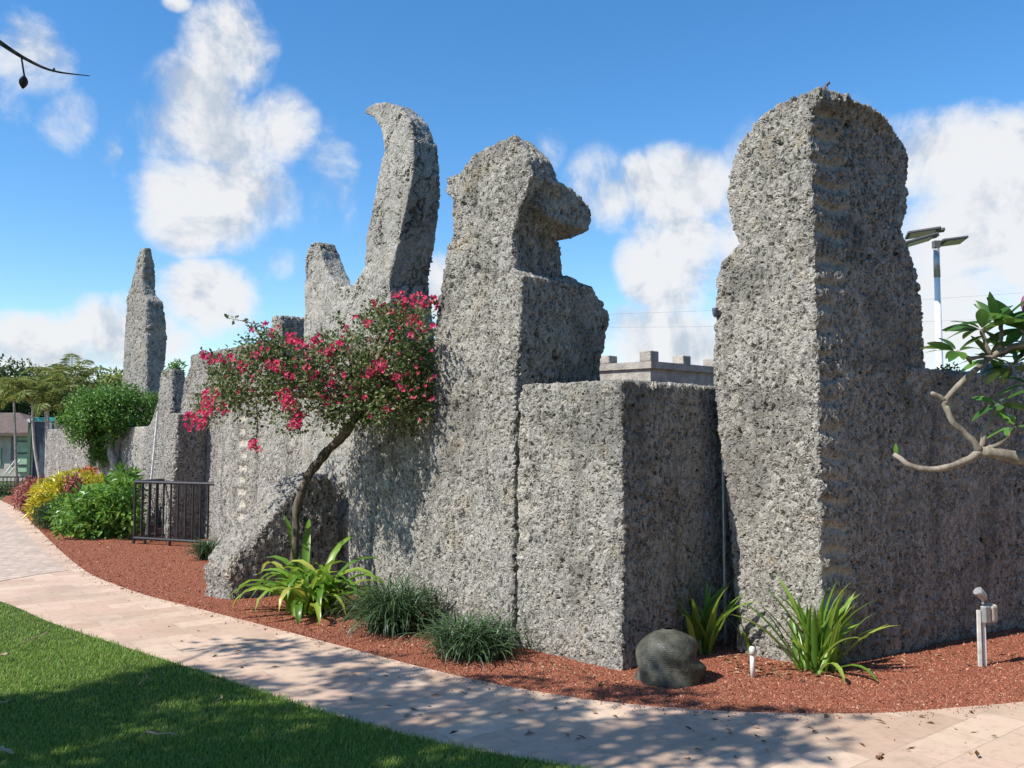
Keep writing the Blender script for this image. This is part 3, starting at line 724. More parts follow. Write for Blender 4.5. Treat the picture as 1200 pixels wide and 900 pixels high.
def rock_speaker():
    b = gnd(784, 797); e = empty('rock_speaker', b, 'dark rounded fake rock with a slotted grille, beside the flat-topped block', 'garden speaker')
    prof = [(0, .98), (.05, 1.0), (.15, .97), (.3, .93), (.42, .92), (.55, .93), (.68, .88), (.8, .76), (.9, .57), (.97, .30), (1, .02)]
    zs = np.linspace(0, 1, 40); ns = 72; H = .345; Rx = .225; V = []
    rr = np.interp(zs, [p[0] for p in prof], [p[1] for p in prof]); rr = np.convolve(np.pad(rr, 2, 'edge'), np.ones(5) / 5, 'valid')
    def surf(z, an):
        r = np.interp(z, zs, rr); c = math.cos(an); s = math.sin(an)
        k = 1 + .05 * math.sin(3 * an + 2 * z * 5) + .03 * math.sin(7 * an + z * 11)
        # jutting lower ledge and a hollow at the right
        led = math.exp(-((an + .35) / .5) ** 2); k += led * (.13 * math.exp(-((z - .28) / .12) ** 2) - .10 * math.exp(-((z - .5) / .10) ** 2))
        return b + np.array([Rx * r * k * c, Rx * .9 * r * k * s, z * H])
    ang = [-math.pi + 2 * math.pi * i / ns for i in range(ns)]
    for z in zs:
        for a_ in ang: V.append(surf(z, a_))
    F = [(i * ns + k, i * ns + (k + 1) % ns, (i + 1) * ns + (k + 1) % ns, (i + 1) * ns + k) for i in range(len(zs) - 1) for k in range(ns)]
    t = NT('fake_rock'); v = t.obj(); n = t.noise(v, 14, 6, .65); t.base(t.mix(t.ss(n, .35, .65), (.035, .036, .026), (.095, .095, .072))); t.rough(.6, .35); t.bump(t.noise(v, 35, 6, .7), .8, .012)
    np_mesh('shell', np.array(V), [np.array(F)], t.mat, e, smooth=True)
    g = MB(); d2 = MB()
    for i in range(15):
        z = .27 + i * .036
        for j in range(11):
            an = -2.72 + j * .118 + (.06 if i % 2 else 0)
            if (i < 3 or i > 11) and j in (0, 1, 9, 10): continue
            p = surf(z, an); q = surf(z, an + .088); q2 = surf(z + .019, an + .088); p2 = surf(z + .019, an)
            o_ = unit(np.array([math.cos(an), math.sin(an), .2])) * .0025
            g.add([p + o_, q + o_, q2 + o_, p2 + o_, p - o_, q - o_, q2 - o_, p2 - o_], [(0, 1, 2, 3), (0, 4, 5, 1), (1, 5, 6, 2), (2, 6, 7, 3), (3, 7, 4, 0)])
    g.build('grille', paint_mat('grille_grey', (.085, .088, .078), .5, 0, .3, 30), e)
rock_speaker()

def wall_light():
    a = at_y(838, 366, 6.98); mb = MB()
    for i in range(2): pass
    zs = [.035, .032, .012, -.012, -.03, -.04]; rs = [.022, .024, .023, .02, .014, .004]
    mb.tube([(a[0], a[1], a[2] + z) for z in zs], rs, 14); tag(mb.build('wall_light', paint_mat('lamp_blue_grey', (.09, .10, .14), .4, 0, .2, 20), smooth=True), 'small dark hooded lamp on the left edge of the tall pillar', 'lamp')
wall_light()
def lizard():
    a = at_y(964, 107, 6.62); k = 6.62 / FPX
    def p(px, py, dy=0): return at_y(px, py, 6.62 + dy)
    mb = MB(); sp_ = spline([p(952, 116, -.02), p(958, 112), p(963, 108), p(967, 102), p(970, 98.5), p(972.5, 96)], 20)
    rad = np.interp(np.linspace(0, 1, 20), [0, .25, .5, .72, .8, .92, 1], [.002, .008, .016, .013, .010, .012, .004]); mb.tube(sp_, rad, 8)
    for s in (-1, 1):
        mb.tube([p(968, 101, s * .01), p(970, 105, s * .03), p(970.5, 110, s * .03)], [.006, .004, .004], 6)
        mb.tube([p(961, 109, s * .01), p(963, 111, s * .04), p(960, 114, s * .04)], [.007, .005, .004], 6)
    tag(mb.build('lizard', paint_mat('lizard_skin', (.09, .085, .10), .6, 0, .4, 60), smooth=True), 'tiny dark lizard propped up on the top of the tall pillar', 'lizard')
lizard()

# ------------------------------------------------------------------ plants
def strap_plant(name, base, n, Lr, wr, mat, label, cat, group=None, elr=(.6, 1.5), droop=(.6, 2.2), azr=(0, 6.283), spread=.05, extra=()):
    sp_ = []
    for i in range(n):
        az = rng.uniform(*azr); r = rng.uniform(0, spread); e0 = rng.uniform(*elr)
        sp_.append(dict(az=az, el=e0, L=rng.uniform(*Lr), w=rng.uniform(*wr), droop=rng.uniform(*droop), tw=rng.uniform(-.6, .6), off=(r * math.cos(az * 1.7 + i), r * math.sin(az * 1.7 + i), 0)))
    sp_ += list(extra)
    V, F = strap_leaves(base, sp_); return tag(np_mesh(name, V, [F], mat, origin=base, smooth=True), label, cat, group)
M['lily'] = leaf_mat('lily_leaf', [(0, (.07, .17, .02)), (.5, (.15, .30, .035)), (.85, (.24, .38, .05)), (1, (.40, .40, .08))], .35, .35, .5)
M['lily2'] = leaf_mat('strap_leaf', [(0, (.08, .18, .025)), (.5, (.17, .32, .045)), (.85, (.27, .41, .07)), (1, (.42, .32, .11))], .35, .35, .5)
M['mondo'] = leaf_mat('mondo_leaf', [(0, (.025, .055, .022)), (.6, (.05, .10, .04)), (1, (.11, .17, .07))], .2, .4, .5)
b = gnd(366, 717)
strap_plant('lily_plant', b, 84, (.45, .88), (.045, .072), M['lily'], 'big glossy yellow-green strap-leaved plant below the leaning rock', 'plant', elr=(.6, 1.5), droop=(1.2, 3.0), spread=.26,
            extra=[dict(az=a_, el=e_, L=l_, w=.075, droop=d_, tw=.2, off=(ox, oy, 0)) for a_, e_, l_, d_, ox, oy in ((3.3, .9, .75, 2.3, -.1, 0), (3.6, 1.0, .8, 2.4, -.15, -.1), (4.0, 1.0, .8, 2.6, 0, -.1), (4.4, 1.1, .75, 2.8, .0, -.1), (4.9, 1.1, .7, 2.6, .1, -.1), (5.5, 1.1, .75, 2.3, .1, 0), (6.1, 1.1, .8, 2.2, .12, 0), (3.0, 1.0, .75, 2.4, -.2, .05), (1.7, 1.5, 1.0, 1.2, -.1, .1), (2.2, 1.45, 1.02, 1.0, -.15, .1), (1.0, 1.4, .95, 1.6, .05, .1), (.3, 1.3, .85, 2.0, .1, .05))])
def mondo(px, py, n, L, sp, label, wd=(.006, .011)):
    b = gnd(px, py); return strap_plant('grass_tuft', b, n, L, wd, M['mondo'], label, 'ornamental grass', 'dark green grass tufts along the bed', elr=(.7, 1.5), droop=(1.2, 2.8), spread=sp)
mondo(462, 738, 900, (.42, .64), .24, 'taller dark green grass tuft right of the big strap-leaved plant')
mondo(553, 767, 900, (.28, .44), .29, 'low dark green grass tuft at the left foot of the flat-topped block')
mondo(243, 655, 260, (.28, .42), .12, 'small grass tuft beside the railing and the leaning rock', (.008, .014))
b = gnd(826, 765)
strap_plant('strap_leaf_plant', b, 30, (.40, .70), (.026, .042), M['lily2'], 'upright green strap-leaved plant in the corner behind the fake rock', 'plant', elr=(1.0, 1.52), droop=(.1, 1.3), spread=.07,
            extra=[dict(az=3.2, el=.95, L=.5, w=.035, droop=.9, off=(-.05, -.05, 0)), dict(az=.1, el=1.15, L=.55, w=.04, droop=.5, off=(.02, 0, 0)), dict(az=4.2, el=1.2, L=.4, w=.045, droop=.5, off=(-.1, -.12, 0))])
b = gnd(880, 767)
strap_plant('strap_leaf_plant', b, 14, (.28, .46), (.02, .034), M['lily2'], 'small sparse strap-leaved plant behind the white sprinkler', 'plant', elr=(1.0, 1.5), droop=(.2, 1.3), spread=.03)
e0 = gnd(955, 786)
strap_plant('strap_leaf_plant', e0, 58, (.40, .72), (.028, .046), M['lily2'], 'largest right strap-leaved plant in front of the tall pillar corner', 'plant', elr=(.9, 1.52), droop=(.1, 1.1), spread=.14,
            extra=[dict(az=.1, el=.75, L=.55, w=.035, droop=.4, off=(.1, 0, 0)), dict(az=-.1, el=.9, L=.6, w=.035, droop=.9, off=(.12, 0, 0)), dict(az=5.3, el=.6, L=.42, w=.04, droop=1.9, off=(.1, -.05, 0)), dict(az=4.9, el=.8, L=.42, w=.04, droop=2.5, off=(.0, -.08, 0))])
M['dry'] = leaf_mat('dry_leaf', [(0, (.10, .05, .03)), (1, (.28, .17, .10))], .1, .8, .1)

# leaf helpers for pixel-outlined shrubs with real depth
def shrub(name, poly, Y0, Y1, nclump, per, r, Lr, Wr, mat, label, cat='shrub', group=None, up=.4, stem=True, stems_mat=None):
    p = sample_poly(poly, nclump); Ys = rng.uniform(Y0, Y1, nclump)
    C = np.array([at_y(x, y, yy) for (x, y), yy in zip(p, Ys)])
    gx = C[:, 0].mean(); gy = (Y0 + Y1) / 2
    e = empty(name, (gx, gy, 0), label, cat, group)
    P, D, Nn, L_, W_ = clump_leaves(C, per, r, Lr, Wr, up=up); P[:, 2] = np.maximum(P[:, 2], .02)
    leaf_mesh('foliage', P, D, Nn, L_, W_, mat, e)
    if stem:
        mb = MB()
        for i in rng.choice(nclump, min(14, nclump), replace=False):
            a = np.array([gx, gy, 0]); mid = (a + C[i]) / 2 + rng.normal(size=3) * .04
            mb.tube(spline([a, mid, C[i]], 6), np.linspace(.018, .006, 6), 5)
        mb.build('stem', stems_mat or M['twig'], e)
    return e
M['twig'] = bark_mat('twig_bark', (.10, .075, .05), (.24, .19, .14))
M['trunk_dark'] = bark_mat('dark_bark', (.045, .035, .028), (.16, .13, .10))
M['trunk_pale'] = bark_mat('pale_bark', (.26, .23, .19), (.46, .43, .38))
lm = leaf_mat
M['l_boug'] = lm('bougainvillea_leaf', [(0, (.045, .08, .022)), (.45, (.09, .14, .04)), (.8, (.19, .22, .08)), (1, (.34, .26, .17))], .25, .5, .3)
M['l_bract'] = lm('pink_bract', [(0, (.42, .025, .06)), (.5, (.64, .04, .13)), (.75, (.66, .10, .18)), (.9, (.44, .16, .14)), (1, (.36, .06, .05))], .3, .6, .2)
M['l_round'] = lm('round_tree_leaf', [(0, (.04, .11, .02)), (.6, (.10, .225, .037)), (1, (.19, .33, .06))], .25, .4, .4)
M['l_green'] = lm('bright_shrub_leaf', [(0, (.05, .13, .018)), (.6, (.12, .265, .033)), (1, (.24, .38, .07))], .3, .35, .5)
M['l_yellow'] = lm('croton_leaf', [(0, (.22, .27, .02)), (.5, (.50, .46, .03)), (.92, (.64, .55, .05)), (1, (.45, .15, .05))], .25, .4, .4)
M['l_red'] = lm('red_shrub_leaf', [(0, (.16, .05, .05)), (.6, (.36, .12, .09)), (1, (.50, .26, .17))], .2, .5, .3)
M['l_redhot'] = lm('scarlet_leaf', [(0, (.45, .05, .03)), (1, (.65, .16, .06))], .2, .5, .3)
M['l_dark'] = lm('dark_hedge_leaf', [(0, (.02, .05, .015)), (.7, (.045, .095, .03)), (1, (.10, .15, .06))], .2, .5, .3)
M['l_palm'] = lm('palm_leaf', [(0, (.08, .13, .03)), (.6, (.19, .24, .055)), (1, (.36, .36, .11))], .3, .45, .35)
M['l_far'] = lm('far_tree_leaf', [(0, (.025, .05, .015)), (.6, (.055, .095, .03)), (1, (.12, .17, .05))], .2, .5, .3)
M['l_spike'] = lm('grey_spike_leaf', [(0, (.10, .11, .08)), (1, (.24, .25, .19))], .1, .5, .3)
M['l_plum'] = lm('plumeria_leaf', [(0, (.035, .09, .02)), (.6, (.07, .17, .03)), (1, (.14, .29, .045))], .3, .3, .5)

# ---- bougainvillea
def bougainvillea():
    Y = 8.75; base = np.array([at_y(347, 600, Y)[0] - .02, Y - .1, 0])
    e = empty('bougainvillea_tree', base, 'leaning bougainvillea with pink flowers spreading over the coral wall', 'flowering tree')
    yx = lambda x: np.interp(x, [230, 330, 430, 510], [9.2, 8.5, 8.3, 7.95])
    px = lambda x, y, dy=0: at_y(x, y, (yx(x) if y < 500 else Y) + dy)
    t = MB(); tr = spline([base - (0, 0, .05), px(346, 640, -.05), px(347, 604), px(353, 578), px(362, 556), px(374, 541), px(384, 528), px(399, 514, -.1), px(410, 498, 0), px(424, 478, .05), px(432, 455, 0)], 40)
    kn = 1 + .15 * np.sin(np.linspace(0, 31, 40)) * np.sin(np.linspace(0, 7, 40)) + rng.normal(size=40) * .10
    t.tube(tr, np.interp(np.linspace(0, 1, 40), [0, .6, 1], [.036, .046, .040]) * kn, 10); t.build('trunk', M['trunk_dark'], e, smooth=True)
    root = px(426, 474, .05); lim = MB()
    for x, y, dy in ((260, 460, -.1), (300, 420, .1), (340, 400, 0), (400, 400, -.1), (450, 380, .2), (480, 370, .1), (500, 430, .2), (330, 450, -.3), (235, 475, .1), (460, 450, -.3)):
        q = px(x, y, dy); mid = (root + q) / 2 + np.array([0, rng.normal() * .1, .12]); lim.tube(spline([root, mid, q], 10), np.linspace(.045, .008, 10), 6)
    # bare whip-like sprays at the top left
    sprays = [((320, 392), (300, 380), (268, 373)), ((325, 400), (310, 392), (290, 385)), ((490, 380), (500, 360), (512, 352)), ((420, 400), (405, 385), (398, 372)), ((430, 385), (445, 362), (470, 348)), ((260, 420), (246, 416), (236, 413)), ((300, 470), (302, 500), (298, 525)), ((345, 470), (350, 490), (348, 505)), ((385, 470), (392, 490), (394, 500)), ((240, 470), (230, 485), (224, 496))]
    lp = []
    for s_ in sprays:
        pts = spline([px(x, y, -.15) for x, y in s_], 9); lim.tube(pts, np.linspace(.008, .003, 9), 5); lp += list(pts[2:])
    lim.build('limbs', M['twig'], e, smooth=True)
    poly = [(236,482),(240,445),(262,415),(300,402),(318,388),(332,380),(348,398),(372,402),(400,394),(428,374),(452,362),(486,360),(506,382),(513,440),(508,486),(480,498),(440,492),(415,494),(395,478),(360,472),(335,482),(300,462),(270,470)]
    n = 260; p = sample_poly(poly, n); Ys = yx(p[:, 0]) + rng.uniform(-.5, .55, n)
    C = [at_y(x, y, yy) for (x, y), yy in zip(p, Ys)]
    # hanging fringe
    for x, y in ((300,478),(330,490),(345,498),(390,488),(392,498),(410,490),(480,488),(240,488),(260,478),(285,480)): C.append(px(x, y, -.2))
    P, D, Nn, L_, W_ = clump_leaves(C, 58, .145, (.03, .06), (.02, .036))
    q = np.array(lp); P2, D2, N2, L2, W2 = clump_leaves(q, 5, .03, (.035, .06), (.02, .035))
    leaf_mesh('foliage', np.vstack([P, P2]), np.vstack([D, D2]), np.vstack([Nn, N2]), np.concatenate([L_, L2]), np.concatenate([W_, W2]), M['l_boug'], e)
    fl = [(230,493,13),(236,488,8),(246,463,8),(243,472,7),(334,463,8),(340,475,9),(337,470,8),(350,492,9),(300,522,7),(297,520,5),(345,497,8),(440,432,9),(447,430,7),(431,437,6),(466,443,6),(468,350,8),(478,356,8),(492,352,9),(500,356,7),(472,372,8),(484,376,7),(450,362,6),(440,355,4),(458,366,5),(395,406,6),(388,412,6),(380,410,5),(341,394,6),(345,400,5),(300,415,5),(284,427,4),(256,420,6),(250,424,5),(241,415,6),(272,420,5),(318,428,8),(326,430,6),(370,440,5),(455,478,5),(425,466,4),(388,452,5),(363,404,6),(340,443,6),(262,480,7),(245,480,7),(430,380,5),(418,372,4),(405,385,3),(490,382,5),(508,384,4),(297,386,2),(312,380,3),(318,390,4),(510,352,4),(512,360,3),(283,433,5),(310,410,4),(360,430,4),(350,402,7),(372,398,6),(470,455,4),(460,392,4),(482,395,4),(405,440,4)]
    FP = []; 
    for x, y, r in fl:
        r *= 1.12; k = int(2 + r * r * .22)
        for _ in range(k):
            a_ = rng.uniform(0, 6.28); q = r * math.sqrt(rng.uniform(0, 1)); FP.append(px(x + q * math.cos(a_), y + q * math.sin(a_) * .9, -.50 + rng.uniform(-.08, .2) if 375 < y else -.15 + rng.uniform(-.1, .1)))
    rp = sample_poly(poly, 110)
    for x, y in rp: FP.append(px(x, y, -.4))
    FP = np.array(FP); nb = 3; Cn = np.repeat(FP, nb, 0); nn = len(Cn); a_ = np.tile(np.arange(nb) * 2.094, len(FP)) + np.repeat(rng.uniform(0, 6, len(FP)), nb)
    ax = unit(np.repeat(rng.normal(size=(len(FP), 3)) * .7 + np.array([-.3, -.7, .4]), nb, 0)); h = unit(np.cross(ax, np.array([.3, .2, 1.0]))); k2 = np.cross(ax, h)
    rad = h * np.cos(a_)[:, None] + k2 * np.sin(a_)[:, None]
    leaf_mesh('flowers', Cn, unit(rad + ax * .7), ax - rad * .5, rng.uniform(.024, .038, nn), rng.uniform(.020, .032, nn), M['l_bract'], e)
bougainvillea()

# ---- round-topped tree
def round_tree():
    Y = 19.5; px = lambda x, y, dy=0: at_y(x, y, Y + dy); g = px(128, 560); base = np.array([g[0], Y, 0])
    e = empty('round_topped_tree', base, 'clipped round green tree with twisted pale trunks left of the obelisk', 'tree')
    t = MB()
    for k, (x0, x1, dy) in enumerate(((131, 138, 0), (127, 133, .1), (136, 128, -.1), (124, 116, .1), (133, 146, .1))):
        b0 = np.array([px(x0, 600)[0], Y + dy, 0]); pts = spline([b0, px(x0 + 3 * math.sin(k * 2), 565, dy), px((x0 + x1) / 2 - 3 * math.sin(k * 2), 545, dy), px(x1, 522, dy), px(x1 + (x1 - 128) * .8, 500, dy)], 16); t.tube(pts, np.linspace(.13, .07, 16), 7)
    t.build('trunk', M['trunk_pale'], e, smooth=True)
    C = []
    for cx, cy, rx, ry, n in ((128, 486, 49, 33, 200), (103, 492, 30, 30, 80), (150, 480, 38, 28, 90), (118, 520, 12, 26, 36)):
        for _ in range(n):
            d = unit(rng.normal(size=3)); d *= rng.uniform(.72, 1) if rng.uniform() < .75 else rng.uniform(.2, .8)
            c = px(cx, cy); k = Y / FPX; C.append(c + d * np.array([rx * k, rx * k * .9, ry * k]))
    P, D, Nn, L_, W_ = clump_leaves(C, 46, .17, (.05, .10), (.025, .045)); leaf_mesh('foliage', P, D, Nn, L_, W_, M['l_round'], e)
round_tree()

# ---- shrubs of the left bed
shrub('leafy_shrub', [(66,605),(72,588),(95,576),(125,572),(155,570),(158,600),(156,628),(120,630),(80,622),(68,615)], 14.2, 16.0, 170, 26, .16, (.10, .17), (.05, .08), M['l_green'], 'bright green leafy shrub left of the black railing')
shrub('low_shrub', [(38,600),(55,592),(72,590),(76,606),(66,618),(50,614),(40,606)], 15.5, 16.5, 70, 40, .12, (.05, .09), (.012, .02), M['l_dark'], 'low dusky green ground shrub at the path edge under the yellow shrub')
shrub('croton_shrub', [(38,594),(48,572),(66,561),(100,560),(118,568),(122,578),(100,584),(75,592),(60,598),(46,604)], 16.6, 18.2, 190, 22, .15, (.10, .18), (.035, .06), M['l_yellow'], 'bright yellow croton shrub in the left bed')
shrub('reddish_shrub', [(18,582),(28,570),(45,562),(52,566),(40,580),(30,592),(20,590)], 19.0, 20.2, 45, 18, .13, (.09, .15), (.03, .05), M['l_red'], 'dull reddish shrub at the far left beside the path')
shrub('reddish_shrub', [(78,562),(90,556),(95,575),(85,586),(76,582)], 16.3, 16.6, 14, 16, .09, (.09, .15), (.03, .05), M['l_red'], 'small reddish-brown shrub within the yellow croton shrub')
shrub('scarlet_shrub', [(92,556),(100,549),(108,552),(106,564),(96,566)], 18.2, 18.6, 12, 12, .08, (.10, .16), (.03, .05), M['l_redhot'], 'small scarlet-leaved plant below the round-topped tree')
shrub('yellow_green_shrub', [(133,575),(140,557),(150,556),(158,566),(158,582),(140,584)], 15.8, 16.6, 50, 16, .16, (.16, .26), (.03, .05), M['l_green'], 'yellow-green long-leaved shrub beside the left end of the railing')
b = np.array([at_y(118, 580, 17.2)[0], 17.2, .25])
strap_plant('spiky_plant', b, 40, (.5, .8), (.05, .08), M['l_spike'], 'grey-green spiky rosette plant in front of the tree trunks', 'plant', elr=(.3, 1.4), droop=(.1, .6), spread=.1)
shrub('clipped_hedge', [(-60,588),(-60,570),(0,570),(22,571),(24,585),(10,588)], 25.0, 26.0, 130, 30, .16, (.06, .1), (.03, .05), M['l_dark'], 'dark clipped hedge across the far end of the path', 'hedge')
for poly, y0, lab in (([(195,436),(199,427),(208,424),(214,428),(214,437)], 16.5, 'green weeds growing on top of the tall thin slab'),):
    shrub('wall_plant', poly, y0, y0 + .4, 20, 22, .09, (.05, .09), (.02, .035), M['l_round'], lab, 'plant', stem=False)
shrub('wall_plant', [(1098,440),(1104,432),(1118,434),(1130,436),(1132,444),(1100,446)], 7.75, 7.95, 26, 16, .05, (.025, .045), (.018, .03), M['l_round'], 'small green weeds growing on top of the dark right wall', 'plant', stem=False)

# ---- palms and far trees
def palm(px0, top, Y, lean, nf, label, L=1.7):
    tp = at_y(*top, Y); base = np.array([at_y(px0, 560, Y)[0], Y, 0]); e = empty('palm_tree', base, label, 'palm', 'slender palms behind the far wall')
    t = MB(); pts = spline([base, (base + tp) / 2 + np.array([lean, 0, 0]), tp], 12); t.tube(pts, np.linspace(.055, .035, 12), 8); t.build('trunk', M['trunk_pale'], e, smooth=True)
    P = []; D = []; Nn = []; Ln = []; st = MB()
    for i in range(nf):
        az = 2 * math.pi * i / nf + rng.uniform(-.3, .3); el = rng.uniform(.45, 1.5); p = tp + np.array([0, 0, -.25]); l = L * rng.uniform(.75, 1.1); seg = 26; rc = []
        for k in range(seg):
            d = np.array([math.cos(az) * math.cos(el), math.sin(az) * math.cos(el), math.sin(el)]); rc.append(p.copy())
            if k > 3:
                sd_ = np.array([-math.sin(az), math.cos(az), 0])
                for s_ in (-1, 1):
                    for _ in range(2):
                        P.append(p + d * rng.uniform(0, l / seg)); D.append(d * .5 + sd_ * s_ * .8 + np.array([0, 0, -.35 + rng.normal() * .15])); Nn.append(np.cross(d, sd_) + rng.normal(size=3) * .2); Ln.append(l * .19 * math.sin(math.pi * min(1, (k + 2) / seg * .9 + .08)) + .08)
            p = p + d * l / seg; el -= 2.3 / seg * (.1 + 1.8 * k / seg)
        st.tube(rc, np.linspace(.022, .006, len(rc)), 5)
    st.build('frond_stems', M['l_palm'], e)
    leaf_mesh('fronds', np.array(P), np.array(D), np.array(Nn), np.array(Ln), .032, M['l_palm'], e)
palm(50, (38, 462), 27, -.1, 10, 'leftmost slender palm with pale trunk beside the small shed')
palm(54, (52, 455), 27.6, .05, 11, 'middle slender palm rising above the teal frame')
palm(55, (56, 472), 26.6, .03, 9, 'shorter palm with thin straight trunk at the right of the teal frame', 1.5)
palm(86, (84, 452), 29, 0, 12, 'palm with arching fronds just left of the round-topped tree', 1.9)
palm(20, (16, 462), 30, 0, 10, 'palm standing behind the brown shed roof', 1.7)
def far_tree(cx, cy, rx, ry, Y, n, label, mat='l_far', per=40):
    k = Y / FPX; c = at_y(cx, cy, Y); base = np.array([c[0], Y, 0]); e = empty('broadleaf_tree', base, label, 'tree', 'background trees')
    t = MB(); t.tube(spline([base, base + (0.1, 0, c[2] * .5), c], 8), np.linspace(.2, .08, 8), 8)
    C = []
    for _ in range(n):
        d = unit(rng.normal(size=3)) * rng.uniform(.45, 1); d *= 1 + .18 * math.sin(d[0] * 6 + cx) ; C.append(c + d * np.array([rx * k, rx * k * .8, ry * k]))
    for q in C[:8]: t.tube(spline([c * .9 + base * .1, (c + q) / 2 + (0, 0, .2), q], 6), np.linspace(.08, .02, 6), 5)
    t.build('trunk', M['trunk_dark'], e, smooth=True)
    C = np.array(C); C[:, 2] = np.maximum(C[:, 2], .4)
    P, D, Nn, L_, W_ = clump_leaves(C, per, .45, (.14, .26), (.08, .14)); leaf_mesh('foliage', P, D, Nn, L_, W_, M[mat], e)
far_tree(-20, 468, 62, 44, 42, 220, 'dark tree behind the shed at the left edge')
far_tree(42, 474, 52, 44, 46, 200, 'dark tree directly behind the palms')
far_tree(-95, 440, 70, 60, 48, 130, 'tall dark tree beyond the left edge behind the shed')
far_tree(100, 478, 46, 38, 45, 150, 'dark tree behind the far coral wall')
far_tree(132, 462, 24, 22, 38, 70, 'small yellow-green tree between the round-topped tree and the obelisk', 'l_palm', 34)
far_tree(165, 500, 45, 30, 50, 90, 'dark tree behind the base of the obelisk')

# ---- plumeria at the right edge
def plumeria():
    Y = 4.3; px = lambda x, y, dy=0: at_y(x, y, Y + dy); base = np.array([px(1330, 700)[0], Y + .1, 0])
    e = empty('plumeria_tree', base, 'plumeria with bare grey branches and large leaves at the right edge', 'tree')
    t = MB(); J = px(1149, 529)
    def br(pts, r0, r1, n=14):
        q = spline(pts, n); q = q + rng.normal(size=q.shape) * .0025; t.tube(q, np.linspace(r0, r1, n) * .84 * (1 + .07 * np.sin(np.arange(n) * 2.3) + rng.normal(size=n) * .04), 9)
    br([base - (0, 0, .05), base + (-.02, 0, .7), px(1300, 590), px(1250, 556), px(1200, 538), J], .075, .03, 22)
    br([J, px(1128, 541), px(1104, 549), px(1072, 548, .05), px(1048, 532, .1)], .022, .014)
    br([J, px(1138, 514), px(1117, 496), px(1109, 478), px(1107, 469)], .021, .016)
    br([px(1107, 470), px(1100, 464), px(1093, 460)], .014, .012, 6)
    br([px(1107, 470), px(1132, 444), px(1162, 417), px(1183, 407), px(1215, 402)], .018, .016)
    br([px(1162, 417), px(1155, 402), px(1150, 386)], .013, .012, 8)
    br([px(1172, 412), px(1173, 395), px(1173, 380)], .013, .012, 8)
    br([px(1195, 406), px(1200, 395), px(1197, 384)], .013, .012, 8)
    br([J, px(1158, 496), px(1170, 474)], .016, .013, 8)
    br([J, px(1168, 522), px(1182, 510), px(1188, 500)], .017, .015, 9)
    br([px(1162, 417), px(1140, 420), px(1122, 412)], .010, .008, 8)
    [br([px(1215, 402, .0), px(*q_, d_)], .010, .007, 5) for q_, d_ in (((1160, 420), .1), ((1185, 430), .15), ((1205, 450), .2), ((1196, 418), .12))]
    t.build('branches', bark_mat('plumeria_bark', (.15, .125, .10), (.30, .26, .21), 22), e, smooth=True)
    V = []; F = []; n0 = 0
    def leaf(p, d, L, w, nrm):
        nonlocal n0
        d = unit(d); s = unit(np.cross(d, nrm)); nn = np.cross(s, d); seg = 8
        for i in range(seg + 1):
            f = i / seg; wd = w * (math.sin(math.pi * min(1, f * .93 + .05)) ** .8); c = p + d * L * f - nn * L * .22 * f * f
            V.extend([c + s * wd / 2 + nn * wd * .12, c, c - s * wd / 2 + nn * wd * .12])
            if i < seg: a = n0 + i * 3; F.extend([(a, a + 1, a + 4, a + 3), (a + 1, a + 2, a + 5, a + 4)])
        n0 += (seg + 1) * 3
    cl = [((1150, 386), 12, .20, 0), ((1173, 380), 12, .19, 0), ((1197, 384), 12, .20, 0), ((1122, 412), 11, .155, 0), ((1215, 402), 9, .20, 0), ((1170, 474), 6, .17, 0), ((1188, 500), 6, .16, 0), ((1160, 420), 9, .14, .1), ((1185, 430), 11, .17, .15), ((1205, 450), 11, .18, .2), ((1196, 418), 8, .17, .12)]
    for (x, y), n, L, dy in cl:
        p = px(x, y, dy)
        for i in range(n):
            az = 6.283 * i / n + rng.uniform(-.3, .3); el = rng.uniform(-.35, .9); d = np.array([math.cos(az) * math.cos(el), math.sin(az) * math.cos(el), math.sin(el)])
            leaf(p + d * .02, d, L * rng.uniform(.75, 1.1), L * rng.uniform(.23, .30), np.array([0, 0, 1.0]) + rng.normal(size=3) * .35)
    for x, y, a_ in ((1112, 481, 1.2), (1050, 528, 1.5)):
        for s_, k_ in ((-1, 1), (1, .7)): leaf(px(x, y + 6, .12), np.array([.25 * s_ + .1, .3 * s_, .9]), .06 * k_, .022 * k_, np.array([.5 * s_, -1.0, .3]))
    np_mesh('leaves', np.array(V), [np.array(F)], M['l_plum'], e, smooth=True)
    t = MB(); c = px(1203, 356); t.tube([c + (0, 0, .05), c + (0, 0, .03), c, c - (0, 0, .035), c - (0, 0, .055)], [.004, .02, .028, .02, .004], 10); t.tube([px(1215, 402), px(1212, 370), c + (0, 0, .05)], .004, 5)
    t.build('flower_bud', paint_mat('bud_purple', (.22, .08, .14), .5, 0, .3, 30), e, smooth=True)
plumeria()

